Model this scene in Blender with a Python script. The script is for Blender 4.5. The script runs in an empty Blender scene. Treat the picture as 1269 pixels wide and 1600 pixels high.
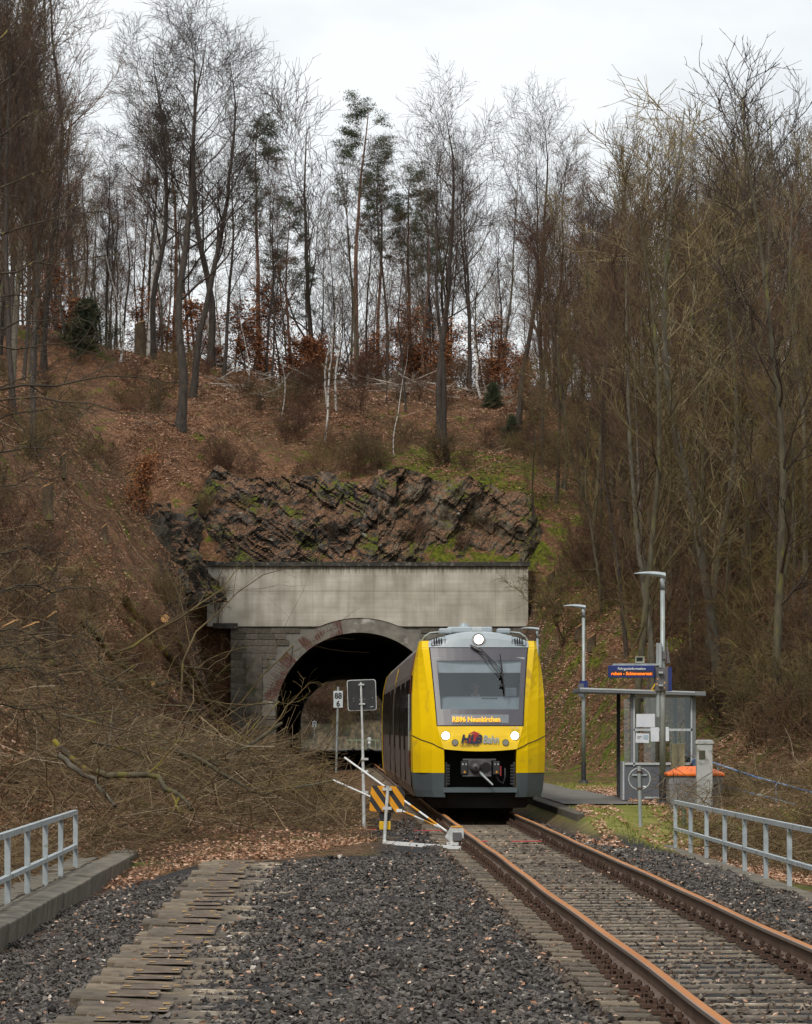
import bpy, math, random
import numpy as np
from mathutils import Vector, Matrix

# ------------------------------------------------------------------ camera, sky, sun
F_PX = 5500.0          # focal length in pixels of a 1269 px wide picture
EYE = 1.75             # eye height over the rail top (rail top is z = 0)
SL = -0.0223           # the tracks run along (SL, 1): slightly to the left of the view axis
scene = bpy.context.scene
cam_d = bpy.data.cameras.new('camera'); cam = bpy.data.objects.new('camera', cam_d)
scene.collection.objects.link(cam); scene.camera = cam
cam.location = (0, 0, EYE); cam.rotation_euler = (math.radians(90), 0, 0)
cam_d.sensor_fit = 'VERTICAL'; cam_d.sensor_height = 24.0
cam_d.lens = 24.0*F_PX/1600.0
cam_d.shift_y = (1140-800)/1600.0
cam_d.clip_start = 0.5; cam_d.clip_end = 5000

scene.view_settings.view_transform = 'Standard'; scene.view_settings.look = 'None'
scene.view_settings.exposure = 0.52; scene.view_settings.gamma = 1.0
scene.view_settings.use_curve_mapping = False

SUN_EL, SUN_AZ = math.radians(48), math.radians(205)   # azimuth the light comes from, clockwise from +Y
world = bpy.data.worlds.new('World'); scene.world = world; world.use_nodes = True
nt = world.node_tree; nt.nodes.clear()
out = nt.nodes.new('ShaderNodeOutputWorld'); bg = nt.nodes.new('ShaderNodeBackground')
sky = nt.nodes.new('ShaderNodeTexSky'); sky.sky_type = 'NISHITA'; sky.sun_disc = False
sky.sun_elevation = SUN_EL; sky.sun_rotation = SUN_AZ
tc = nt.nodes.new('ShaderNodeTexCoord'); mp = nt.nodes.new('ShaderNodeMapping')
mp.inputs['Scale'].default_value = (1.0, 1.0, 2.6); mp.inputs['Location'].default_value = (0.37, 0.0, 0.1)
nz = nt.nodes.new('ShaderNodeTexNoise'); nz.inputs['Scale'].default_value = 5.5
nz.inputs['Detail'].default_value = 5; nz.inputs['Roughness'].default_value = 0.55
cr = nt.nodes.new('ShaderNodeValToRGB')
cr.color_ramp.elements[0].position = 0.36; cr.color_ramp.elements[0].color = (5.0, 5.2, 5.35, 1)
cr.color_ramp.elements[1].position = 0.50; cr.color_ramp.elements[1].color = (5.9, 6.05, 6.1, 1)
mixs = nt.nodes.new('ShaderNodeMix'); mixs.data_type = 'RGBA'; mixs.inputs[0].default_value = 0.94
L = nt.links.new
L(tc.outputs['Generated'], mp.inputs['Vector']); L(mp.outputs[0], nz.inputs['Vector'])
L(nz.outputs['Fac'], cr.inputs['Fac']); L(sky.outputs[0], mixs.inputs[6]); L(cr.outputs[0], mixs.inputs[7])
L(mixs.outputs[2], bg.inputs['Color']); bg.inputs['Strength'].default_value = 0.12
L(bg.outputs[0], out.inputs['Surface'])

sd = bpy.data.lights.new('sun', 'SUN'); sd.energy = 1.5; sd.angle = math.radians(10); sd.color = (1, .94, .85)
sun = bpy.data.objects.new('sun', sd); scene.collection.objects.link(sun)
_dir = Vector((math.sin(SUN_AZ)*math.cos(SUN_EL), math.cos(SUN_AZ)*math.cos(SUN_EL), math.sin(SUN_EL)))
sun.rotation_euler = _dir.to_track_quat('Z', 'Y').to_euler(); sun.location = (0, 0, 60)

scene.render.engine = 'CYCLES'
scene.cycles.max_bounces = 6; scene.cycles.diffuse_bounces = 2; scene.cycles.glossy_bounces = 3
scene.cycles.transparent_max_bounces = 12; scene.cycles.transmission_bounces = 4
scene.cycles.caustics_reflective = False; scene.cycles.caustics_refractive = False

# ------------------------------------------------------------------ helpers
rng = np.random.default_rng(7); rnd = random.Random(11)
COL = scene.collection

def tag(o, label=None, cat=None, group=None, kind=None):
    if label: o['label'] = label
    if cat: o['category'] = cat
    if group: o['group'] = group
    if kind: o['kind'] = kind
    return o

def empty(name, loc=(0, 0, 0), rz=0.0, label=None, cat=None, group=None, kind=None):
    o = bpy.data.objects.new(name, None); COL.objects.link(o)
    o.location = loc; o.rotation_euler = (0, 0, rz); o.empty_display_size = 0.2
    return tag(o, label, cat, group, kind)

def link(name, me, parent=None, mats=(), loc=None, rot=None, scale=None):
    o = bpy.data.objects.new(name, me); COL.objects.link(o)
    for m in (mats if isinstance(mats, (list, tuple)) else [mats]):
        if m is not None and m.name not in me.materials: me.materials.append(m)
    if parent is not None: o.parent = parent
    if loc is not None: o.location = loc
    if rot is not None: o.rotation_euler = rot
    if scale is not None: o.scale = scale
    return o

def mesh_np(name, V, Fs, smooth=False, attrs=None):
    """Vertices (n,3) and a list of face arrays (m,k) -> mesh."""
    me = bpy.data.meshes.new(name)
    V = np.ascontiguousarray(V, dtype=np.float32)
    Fs = [np.asarray(f, dtype=np.int32) for f in Fs if len(f)]
    nl = sum(f.size for f in Fs); nf = sum(len(f) for f in Fs)
    me.vertices.add(len(V)); me.vertices.foreach_set('co', V.ravel())
    me.loops.add(nl); me.loops.foreach_set('vertex_index', np.concatenate([f.ravel() for f in Fs]))
    me.polygons.add(nf)
    tot = np.concatenate([np.full(len(f), f.shape[1], np.int32) for f in Fs])
    start = np.concatenate([[0], np.cumsum(tot)[:-1]]).astype(np.int32)
    me.polygons.foreach_set('loop_start', start); me.polygons.foreach_set('loop_total', tot)
    me.polygons.foreach_set('use_smooth', np.full(nf, bool(smooth)))
    if attrs:
        for k, a in attrs.items():
            at = me.attributes.new(k, 'FLOAT', 'POINT'); at.data.foreach_set('value', np.asarray(a, np.float32))
    me.update(calc_edges=True); me.validate()
    return me

class MB:
    """Collects simple solids into one mesh."""
    def __init__(s): s.V = []; s.Q = []; s.n = 0
    def add(s, v, f):
        for a in f: s.Q.append(tuple(i+s.n for i in a))
        s.V.extend([tuple(p) for p in v]); s.n += len(v); return s
    def box(s, x0, x1, y0, y1, z0, z1, M=None):
        v = [Vector(p) for p in ((x0,y0,z0),(x1,y0,z0),(x1,y1,z0),(x0,y1,z0),(x0,y0,z1),(x1,y0,z1),(x1,y1,z1),(x0,y1,z1))]
        if M is not None: v = [M @ p for p in v]
        return s.add(v, [(0,3,2,1),(4,5,6,7),(0,1,5,4),(1,2,6,5),(2,3,7,6),(3,0,4,7)])
    def prism(s, poly, y0, y1, M=None):
        """poly in (x,z), extruded along y."""
        n = len(poly)
        v = [Vector((p[0], y0, p[1])) for p in poly]+[Vector((p[0], y1, p[1])) for p in poly]
        if M is not None: v = [M @ p for p in v]
        f = [tuple(range(n)), tuple(reversed(range(n, 2*n)))]
        f += [(i, i+n, (i+1) % n+n, (i+1) % n) for i in range(n)]
        return s.add(v, f)
    def tube(s, pts, rad, sides=8, caps=True):
        pts = [Vector(p) for p in pts]; k = len(pts)
        if not isinstance(rad, (list, tuple)): rad = [rad]*k
        up = Vector((0, 0, 1)); v = []
        for i, p in enumerate(pts):
            t = (pts[min(i+1, k-1)]-pts[max(i-1, 0)]).normalized()
            a = t.cross(up)
            if a.length < 1e-3: a = t.cross(Vector((0, 1, 0)))
            a.normalize(); b = t.cross(a)
            for j in range(sides):
                w = 2*math.pi*j/sides
                v.append(p+(a*math.cos(w)+b*math.sin(w))*rad[i])
        f = [(i*sides+j, i*sides+(j+1) % sides, (i+1)*sides+(j+1) % sides, (i+1)*sides+j) for i in range(k-1) for j in range(sides)]
        if caps: f += [tuple(range(sides))[::-1], tuple(range((k-1)*sides, k*sides))]
        return s.add(v, f)
    def disc(s, c, r, axis='y', th=0.01, sides=20):
        c = Vector(c); d = {'x': Vector((1,0,0)), 'y': Vector((0,1,0)), 'z': Vector((0,0,1))}[axis]*th
        return s.tube([c-d/2, c+d/2], r, sides)
    def grid(s, P):
        """P[i][j] grid of points."""
        n, m = len(P), len(P[0])
        return s.add([p for r in P for p in r], [(i*m+j, i*m+j+1, (i+1)*m+j+1, (i+1)*m+j) for i in range(n-1) for j in range(m-1)])
    def build(s, name, mat, parent=None, smooth=False, bevel=0, loc=None, rot=None, kind=None, label=None):
        me = bpy.data.meshes.new(name); me.from_pydata([tuple(v) for v in s.V], [], s.Q); me.update()
        if smooth:
            me.polygons.foreach_set('use_smooth', [True]*len(me.polygons))
        o = link(name, me, parent, mat, loc, rot)
        if bevel:
            b = o.modifiers.new('bevel', 'BEVEL'); b.width = bevel; b.segments = 2; b.limit_method = 'ANGLE'
        if kind: o['kind'] = kind
        if label: o['label'] = label
        return o

def copy_tree(o, parent=None, loc=None, rz=None, scale=None, label=None):
    c = o.copy(); COL.objects.link(c)
    if parent is not None: c.parent = parent
    if loc is not None: c.location = loc
    if rz is not None: c.rotation_euler = (c.rotation_euler[0], c.rotation_euler[1], rz)
    if scale is not None: c.scale = scale if hasattr(scale, '__len__') else (scale,)*3
    if label: c['label'] = label
    for ch in o.children: copy_tree(ch, c)
    return c

def text(body, name, mat, parent, loc, size, rot=(math.pi/2, 0, 0), align='LEFT', shear=0.0, bold=0.0, ext=0.002, sx=1.0):
    cu = bpy.data.curves.new(name, 'FONT'); cu.body = body; cu.size = size; cu.align_x = align
    cu.shear = shear; cu.offset = bold; cu.extrude = ext; cu.resolution_u = 3
    cu.materials.append(mat)
    o = bpy.data.objects.new(name, cu); COL.objects.link(o); o.parent = parent
    bpy.context.view_layer.update()
    me = bpy.data.meshes.new_from_object(o.evaluated_get(bpy.context.evaluated_depsgraph_get()))
    bpy.data.objects.remove(o)
    if mat.name not in me.materials: me.materials.append(mat)
    o = bpy.data.objects.new(name, me); COL.objects.link(o); o.parent = parent
    o.location = loc; o.rotation_euler = rot; o.scale = (sx, 1, 1)
    return o

# ------------------------------------------------------------------ procedural materials
def mat(name, c1, c2=None, scale=3.0, rough=0.7, bump=0.0, metallic=0.0, detail=5, stretch=(1, 1, 1), emit=None, estr=0.0,
        spec=0.5, lo=0.35, hi=0.65, c3=None, s3=12.0, t3=0.62, bscale=None, vary=False):
    m = bpy.data.materials.new(name); m.use_nodes = True
    n = m.node_tree.nodes; l = m.node_tree.links.new; b = n['Principled BSDF']
    b.inputs['Roughness'].default_value = rough; b.inputs['Metallic'].default_value = metallic
    b.inputs['Specular IOR Level'].default_value = spec
    b.inputs['Base Color'].default_value = (*c1, 1)
    if emit is not None:
        b.inputs['Emission Color'].default_value = (*emit, 1); b.inputs['Emission Strength'].default_value = estr
    if c2 is not None or bump:
        tc = n.new('ShaderNodeTexCoord'); mp = n.new('ShaderNodeMapping'); mp.inputs['Scale'].default_value = stretch
        nz = n.new('ShaderNodeTexNoise'); nz.inputs['Scale'].default_value = scale; nz.inputs['Detail'].default_value = detail
        nz.inputs['Roughness'].default_value = 0.6
        l(tc.outputs['Object'], mp.inputs[0]); l(mp.outputs[0], nz.inputs[0])
        col = None
        if c2 is not None:
            r = n.new('ShaderNodeValToRGB'); r.color_ramp.elements[0].position = lo; r.color_ramp.elements[1].position = hi
            r.color_ramp.elements[0].color = (*c1, 1); r.color_ramp.elements[1].color = (*c2, 1)
            l(nz.outputs['Fac'], r.inputs[0]); col = r.outputs[0]
        if c3 is not None:
            z2 = n.new('ShaderNodeTexNoise'); z2.inputs['Scale'].default_value = s3; z2.inputs['Detail'].default_value = 4
            l(mp.outputs[0], z2.inputs[0]); r2 = n.new('ShaderNodeValToRGB')
            r2.color_ramp.elements[0].position = t3-0.04; r2.color_ramp.elements[1].position = t3+0.06
            l(z2.outputs['Fac'], r2.inputs[0]); mx = n.new('ShaderNodeMix'); mx.data_type = 'RGBA'
            l(r2.outputs[0], mx.inputs[0])
            if col is not None: l(col, mx.inputs[6])
            else: mx.inputs[6].default_value = (*c1, 1)
            mx.inputs[7].default_value = (*c3, 1); col = mx.outputs[2]
        if col is not None and vary:
            oi = n.new('ShaderNodeObjectInfo'); vr = n.new('ShaderNodeValToRGB')
            vr.color_ramp.elements[0].color = (.62, .60, .58, 1); vr.color_ramp.elements[1].color = (1.30, 1.24, 1.10, 1)
            vm = n.new('ShaderNodeMix'); vm.data_type = 'RGBA'; vm.blend_type = 'MULTIPLY'; vm.inputs[0].default_value = 1
            l(oi.outputs['Random'], vr.inputs[0]); l(col, vm.inputs[6]); l(vr.outputs[0], vm.inputs[7]); col = vm.outputs[2]
        if col is not None: l(col, b.inputs['Base Color'])
        if bump:
            bn = n.new('ShaderNodeBump'); bn.inputs['Strength'].default_value = bump; bn.inputs['Distance'].default_value = 0.02
            if bscale:
                z3 = n.new('ShaderNodeTexNoise'); z3.inputs['Scale'].default_value = bscale; z3.inputs['Detail'].default_value = 6
                l(mp.outputs[0], z3.inputs[0]); l(z3.outputs['Fac'], bn.inputs['Height'])
            else: l(nz.outputs['Fac'], bn.inputs['Height'])
            l(bn.outputs[0], b.inputs['Normal'])
    return m

def tint_mat(name, stops, rough=0.8, trans=0.0):
    """Colour of each separate piece comes from its own 'tint' value."""
    m = bpy.data.materials.new(name); m.use_nodes = True
    n = m.node_tree.nodes; l = m.node_tree.links.new; b = n['Principled BSDF']
    b.inputs['Roughness'].default_value = rough; b.inputs['Specular IOR Level'].default_value = 0.25
    a = n.new('ShaderNodeAttribute'); a.attribute_name = 'tint'
    r = n.new('ShaderNodeValToRGB'); r.color_ramp.interpolation = 'LINEAR'
    while len(r.color_ramp.elements) < len(stops): r.color_ramp.elements.new(0.5)
    for e, (p, c) in zip(r.color_ramp.elements, stops): e.position = p; e.color = (*c, 1)
    l(a.outputs['Fac'], r.inputs[0]); l(r.outputs[0], b.inputs['Base Color'])
    return m

M = {}
M['bark_dark'] = mat('bark_dark', (.026,.020,.016), (.070,.055,.044), 9, .9, .6, stretch=(1,1,.25))
M['bark_olive'] = mat('bark_olive', (.046,.038,.022), (.105,.090,.055), 5, .9, .5, stretch=(1,1,.3), c3=(.115,.105,.025), s3=3, t3=.6)
M['bark_grey'] = mat('bark_grey', (.070,.060,.044), (.155,.138,.105), 5, .9, .4, stretch=(1,1,.35), c3=(.09,.10,.03), s3=2.5, t3=.6)
M['bark_birch'] = mat('bark_birch', (.62,.60,.56), (.45,.42,.38), 3, .7, .2, stretch=(1,1,1.0), c3=(.045,.038,.034), s3=4, t3=.56)
M['bark_pine'] = mat('bark_pine', (.10,.055,.038), (.19,.105,.068), 6, .9, .5, stretch=(1,1,.35))
M['twig_purple'] = mat('twig_purple', (.030,.020,.015), (.068,.046,.036), .8, .9, vary=True)
M['twig_olive'] = mat('twig_olive', (.066,.046,.018), (.170,.128,.056), .7, .9, c3=(.15,.13,.02), s3=1.5, t3=.62, vary=True)
M['twig_brown'] = mat('twig_brown', (.056,.031,.017), (.145,.086,.048), .8, .9, vary=True)
M['twig_red'] = mat('twig_red', (.065,.030,.018), (.140,.075,.045), .8, .9, vary=True)
M['needles'] = mat('needles', (.024,.036,.015), (.070,.086,.034), 1.2, .8)
M['copper_leaf'] = tint_mat('copper_leaf', [(0, (.16,.060,.026)), (.5, (.30,.115,.045)), (1, (.46,.21,.095))])
M['litter'] = tint_mat('litter', [(0, (.10,.045,.022)), (.35, (.26,.125,.065)), (.7, (.44,.25,.155)), (1, (.68,.48,.36))])
M['stick'] = tint_mat('stick', [(0, (.026,.016,.009)), (.35, (.105,.068,.034)), (.6, (.205,.150,.078)), (.85, (.25,.185,.115)), (1, (.52,.44,.34))])
M['ballast'] = tint_mat('ballast', [(0, (.022,.019,.017)), (.45, (.078,.068,.061)), (.8, (.150,.134,.120)), (.96, (.23,.175,.13)), (1, (.46,.42,.37))], .65)
M['grass'] = tint_mat('grass', [(0, (.07,.10,.012)), (.5, (.19,.21,.035)), (1, (.38,.32,.11))])
M['stump_bark'] = mat('stump_bark', (.050,.034,.020), (.115,.080,.048), 4, .95, .8, stretch=(1,1,.4), c3=(.10,.10,.02), s3=2, t3=.62)
M['far_wood'] = mat('far_wood_floor', (.014,.010,.005), (.125,.090,.045), 3.2, .95, 0, detail=12, stretch=(1,.2,.35), c3=(.030,.027,.010), s3=.9, t3=.54)
M['pole_bark'] = mat('pole_bark', (.060,.045,.026), (.150,.120,.075), 4, .95, .5, c3=(.15,.135,.025), s3=2.5, t3=.60)
M['cut_wood'] = mat('cut_wood', (.55,.27,.09), (.70,.42,.18), 14, .8, c3=(.40,.17,.05), s3=30)
M['moss_wood'] = mat('moss_wood', (.050,.036,.020), (.105,.080,.040), 3, .95, .8, lo=.4, hi=.6, c3=(.21,.17,.018), s3=3, t3=.50, bscale=12)
M['concrete_wall'] = None
M['concrete_old'] = mat('concrete_old', (.085,.072,.055), (.190,.165,.130), 2.5, .9, .4, c3=(.085,.09,.05), s3=4, t3=.6, bscale=30)
M['sleeper'] = mat('sleeper', (.082,.066,.050), (.200,.165,.125), 3, .92, .5, c3=(.42,.40,.34), s3=7, t3=.66, bscale=40, vary=True)
M['ballast_brown'] = tint_mat('ballast_brown', [(0, (.030,.021,.015)), (.45, (.095,.072,.055)), (.8, (.170,.138,.108)), (1, (.34,.27,.21))], .75)
M['rust'] = mat('rust', (.045,.024,.015), (.095,.050,.030), 6, .75, .2)
M['rail_side'] = mat('rail_side', (.070,.040,.025), (.125,.078,.050), 3, .7, .1)
M['rail_top'] = mat('rail_top', (.36,.135,.035), (.44,.18,.055), 2, .6, 0, 0, stretch=(1,.15,1), spec=.15)
M['rail_worn'] = mat('rail_worn', (.24,.20,.175), (.31,.27,.24), 2, .35, 0, .5, stretch=(1,.15,1))
M['galv'] = mat('galv', (.27,.31,.31), (.42,.46,.46), 5, .5, .05, .25, stretch=(1,1,.3), c3=(.16,.17,.13), s3=3, t3=.62)
M['galv_rail'] = mat('galv_rail', (.30,.34,.36), (.42,.47,.49), 5, .6, .1, .15, c3=(.17,.17,.12), s3=4, t3=.64)
M['white_metal'] = mat('white_metal', (.62,.64,.64), (.42,.43,.42), 9, .5, .1)
M['grey_frame'] = mat('grey_frame', (.14,.15,.16), (.19,.20,.21), 4, .5)
M['light_frame'] = mat('light_frame', (.52,.55,.57), (.42,.45,.46), 4, .45)
M['panel_grey'] = mat('panel_grey', (.10,.107,.125), (.13,.137,.155), 2, .5)
M['black'] = mat('black_plastic', (.018,.018,.020), (.028,.028,.03), 8, .5)
M['black_dusty'] = mat('black_dusty', (.018,.018,.022), (.045,.045,.05), 8, .6)
M['void'] = mat('underframe_black', (.008,.008,.008), (.016,.014,.013), 3, .9)
M['paper'] = mat('paper', (.72,.74,.78), (.62,.66,.72), 6, .8)
M['yellow'] = mat('train_yellow', (.90,.61,.003), (.82,.54,.006), 1.2, .26, 0, spec=.5, c3=(.62,.39,.02), s3=2.2, t3=.64)
M['train_grey'] = mat('train_grey', (.085,.108,.12), (.070,.088,.098), 2, .45)
M['roof_grey'] = mat('roof_grey', (.36,.41,.44), (.30,.345,.37), 2, .4)
M['mask_grey'] = mat('mask_grey', (.065,.062,.078), (.075,.072,.088), 3, .3)
M['red'] = mat('red_paint', (.42,.03,.03), (.32,.02,.02), 4, .6)
M['barrier_yellow'] = mat('barrier_yellow', (.75,.33,.004), (.68,.28,.004), 3, .45)
M['box_yellow'] = mat('box_yellow', (.80,.50,.01), (.70,.42,.01), 3, .5)
M['orange'] = mat('orange_plastic', (.80,.17,.012), (.70,.13,.012), 3, .45)
M['blue'] = mat('display_blue', (.010,.022,.14), (.012,.028,.17), 3, .4)
M['navy'] = mat('navy', (.008,.012,.05), None, rough=.5)
M['palegrey'] = mat('pale_lettering', (.42,.42,.36), None, rough=.5)
M['white'] = mat('white_paint', (.78,.80,.80), (.70,.72,.72), 5, .6)
M['led'] = mat('led_orange', (.3,.05,.0), emit=(1.0,.19,.01), estr=1.3)
M['led_yellow'] = mat('led_yellow', (.3,.15,.0), emit=(1.0,.42,.02), estr=1.1)
M['lamp_on'] = mat('lamp_on', (.9,.9,.9), emit=(1,.97,.9), estr=6)
M['lamp_warm'] = mat('lamp_warm', (.9,.8,.7), emit=(1,.80,.68), estr=1.6)
M['lens_off'] = mat('lens_off', (.22,.22,.19), (.30,.29,.25), 20, .2)
M['asphalt'] = mat('asphalt', (.115,.105,.095), (.17,.155,.14), 1.5, .95, .3, c3=(.10,.11,.05), s3=2.5, t3=.62, bscale=60)
M['blue_rail'] = mat('blue_rail', (.045,.13,.32), (.30,.38,.48), 3, .5, lo=.45, hi=.6)

def glass_mat(name, tint, refl, rcol=(.75,.82,.86), rough=0.03):
    m = bpy.data.materials.new(name); m.use_nodes = True; n = m.node_tree.nodes; l = m.node_tree.links.new; n.clear()
    o = n.new('ShaderNodeOutputMaterial'); t = n.new('ShaderNodeBsdfTransparent'); g = n.new('ShaderNodeBsdfGlossy')
    t.inputs[0].default_value = (*tint, 1); g.inputs['Color'].default_value = (*rcol, 1); g.inputs['Roughness'].default_value = rough
    fr = n.new('ShaderNodeFresnel'); fr.inputs[0].default_value = 1.5
    ma = n.new('ShaderNodeMath'); ma.operation = 'ADD'; ma.use_clamp = True; ma.inputs[1].default_value = refl
    mx = n.new('ShaderNodeMixShader'); l(fr.outputs[0], ma.inputs[0]); l(ma.outputs[0], mx.inputs[0])
    l(t.outputs[0], mx.inputs[1]); l(g.outputs[0], mx.inputs[2]); l(mx.outputs[0], o.inputs[0])
    return m
M['windscreen'] = glass_mat('windscreen', (.80,.85,.88), .07)
M['glass'] = glass_mat('clear_glass', (.86,.88,.86), .02)
M['dark_glass'] = mat('dark_window_glass', (.010,.011,.013), None, rough=.08)

# ------------------------------------------------------------------ terrain
def _hash(ix, iy, s):
    h = (ix.astype(np.int64)*374761393+iy.astype(np.int64)*668265263+s*1274126177) & 0x7fffffff
    h = ((h ^ (h >> 13))*1274126177) & 0x7fffffff
    return ((h ^ (h >> 16)) & 0xffff)/65535.0
def vnoise(x, y, s=0):
    x = np.asarray(x, float); y = np.asarray(y, float)
    ix = np.floor(x); iy = np.floor(y); fx = x-ix; fy = y-iy
    fx = fx*fx*(3-2*fx); fy = fy*fy*(3-2*fy)
    a = _hash(ix, iy, s); b = _hash(ix+1, iy, s); c = _hash(ix, iy+1, s); d = _hash(ix+1, iy+1, s)
    return (a*(1-fx)+b*fx)*(1-fy)+(c*(1-fx)+d*fx)*fy
def fbm(x, y, s=0, o=4):
    r = 0; a = .5; t = 0
    for k in range(o):
        r = r+a*vnoise(x*2**k, y*2**k, s+k*17); t += a; a *= .5
    return r/t*2-1
def ip(x, xs, ys): return np.interp(x, xs, ys)
def sstep(x, a, b):
    t = np.clip((x-a)/(b-a), 0, 1); return t*t*(3-2*t)

TC, AC, TUN = 3.14, -.58, 1.57          # lateral offsets (c) of live track, dismantled track and tunnel axis
def z_bed(c, d):
    return ip(c, [-3.5, -3.0, -2.0, -1.75, -.95, .0, .5, .9, 1.2, 1.8, 2.0, 4.4, 4.7, 6.3, 7],
                 [-.64, -.60, -.31, -.27, -.235, -.165, -.145, -.145, -.16, -.215, -.235, -.235, -.26, -.50, -.52])
def gA(c, d):
    c = np.asarray(c, float); d = np.asarray(d, float)
    wr = sstep(c, 5.4, 6.3); w = np.where(c > 4.7, sstep(d, 67, 76)*wr+sstep(d, 60, 69)*(1-wr), sstep(d, 56, 66))
    near = z_bed(c, d)
    near = np.where(c < -3.75, -.50, near)
    near = np.where(c > 6.7, -.60-.16*np.clip(c-6.7, 0, 7), near)
    far = ip(c, [-5, -3.5, -1.5, 1.6, 1.9, 4.4, 4.85, 5.0, 9], [-.1, -.2, -.30, -.26, -.25, -.25, -.22, .10, .12])
    z = near*(1-w)+far*w
    z = z+.95*sstep(.3-c+0*d, 0, 2.2)*sstep(d, 61, 72)*(1-sstep(d, 112, 140))*(.8+.35*fbm(c*.6, d*.2, 91))
    # left cutting side
    toe = ip(d, [0, 60, 100, 173], [-7.0, -6.4, -5.0, -4.9])
    q = np.clip(toe-c, 0, None)
    rock = ip(d, [0, 128, 150, 175], [0, 0, 8.5, 10.0])
    s1 = 4.2
    zl = np.where(q*s1 < rock, q*s1, rock+(q-rock/s1)*1.42)
    cap = 15.0+.33*np.clip(-c-15, 0, 40)+.03*(d-120)
    zl = np.where(zl > cap, cap+(zl-cap)*.12, zl)
    # right cutting side
    toe = ip(d, [0, 70, 90, 110, 140, 160, 173], [15, 14.0, 12.5, 11.2, 8.7, 7.4, 7.2])
    q = np.clip(c-toe, 0, None)
    rock = ip(d, [0, 120, 165, 175], [0, 0, 7.5, 9.0]); s2 = ip(d, [100, 140, 170], [1.0, 1.5, 2.6])
    zr = np.where(q*s2 < rock, q*s2, rock+(q-rock/s2)*.78)
    cap = 16.0
    zr = np.where(zr > cap, cap+(zr-cap)*.15, zr)
    sl = np.clip(zl/2, 0, 1)+np.clip(zr/2, 0, 1)
    n = fbm(c*.45, d*.35, 3)*1.0*sl+fbm(c*1.6, d*1.3, 5, 3)*.34*sl
    side = np.clip((np.abs(c-1.5)-6)/2, 0, 1)
    n = n+fbm(c*.5, d*.5, 9)*.22*side
    return z+zl+zr+n
def gB(c, d):
    c = np.asarray(c, float); d = np.asarray(d, float)
    p = ip(d, [174, 175.5, 178.5, 200, 213, 240, 300, 338], [9.75, 11.5, 14.0, 20.3, 22.3, 23.2, 18, 9.7])
    side = .24*np.clip(-c-3, 0, 40)-.10*np.clip(c-6, 0, 12)+.25*np.clip(c-20, 0, 40)
    fade = sstep(d, 174, 180)
    z = p+side*(.5+.5*fade)
    return z+fbm(c*.22, d*.2, 21)*1.3*fade+fbm(c*1.2, d*1.0, 23, 3)*.38*fade
def gC(c, d):
    return -.35+.30*np.clip(d-385, 0, 100)+fbm(c*.3, d*.3, 31)*.3*sstep(d, 380, 390)
def ground(X, d):
    X = np.asarray(X, float); d = np.asarray(d, float); c = X-SL*d
    return np.where(d < 174, gA(c, d), np.where(d < 338, gB(c, d), gC(c, d)))
def at(px, d, z=None):
    """World point on the ray through picture column px at distance d (on the ground unless z is given)."""
    X = (px-634.5)/F_PX*d
    return Vector((X, d, float(ground(X, d)) if z is None else z))
def tr(c, d, z=0.0): return Vector((c+SL*d, d, z))
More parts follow.
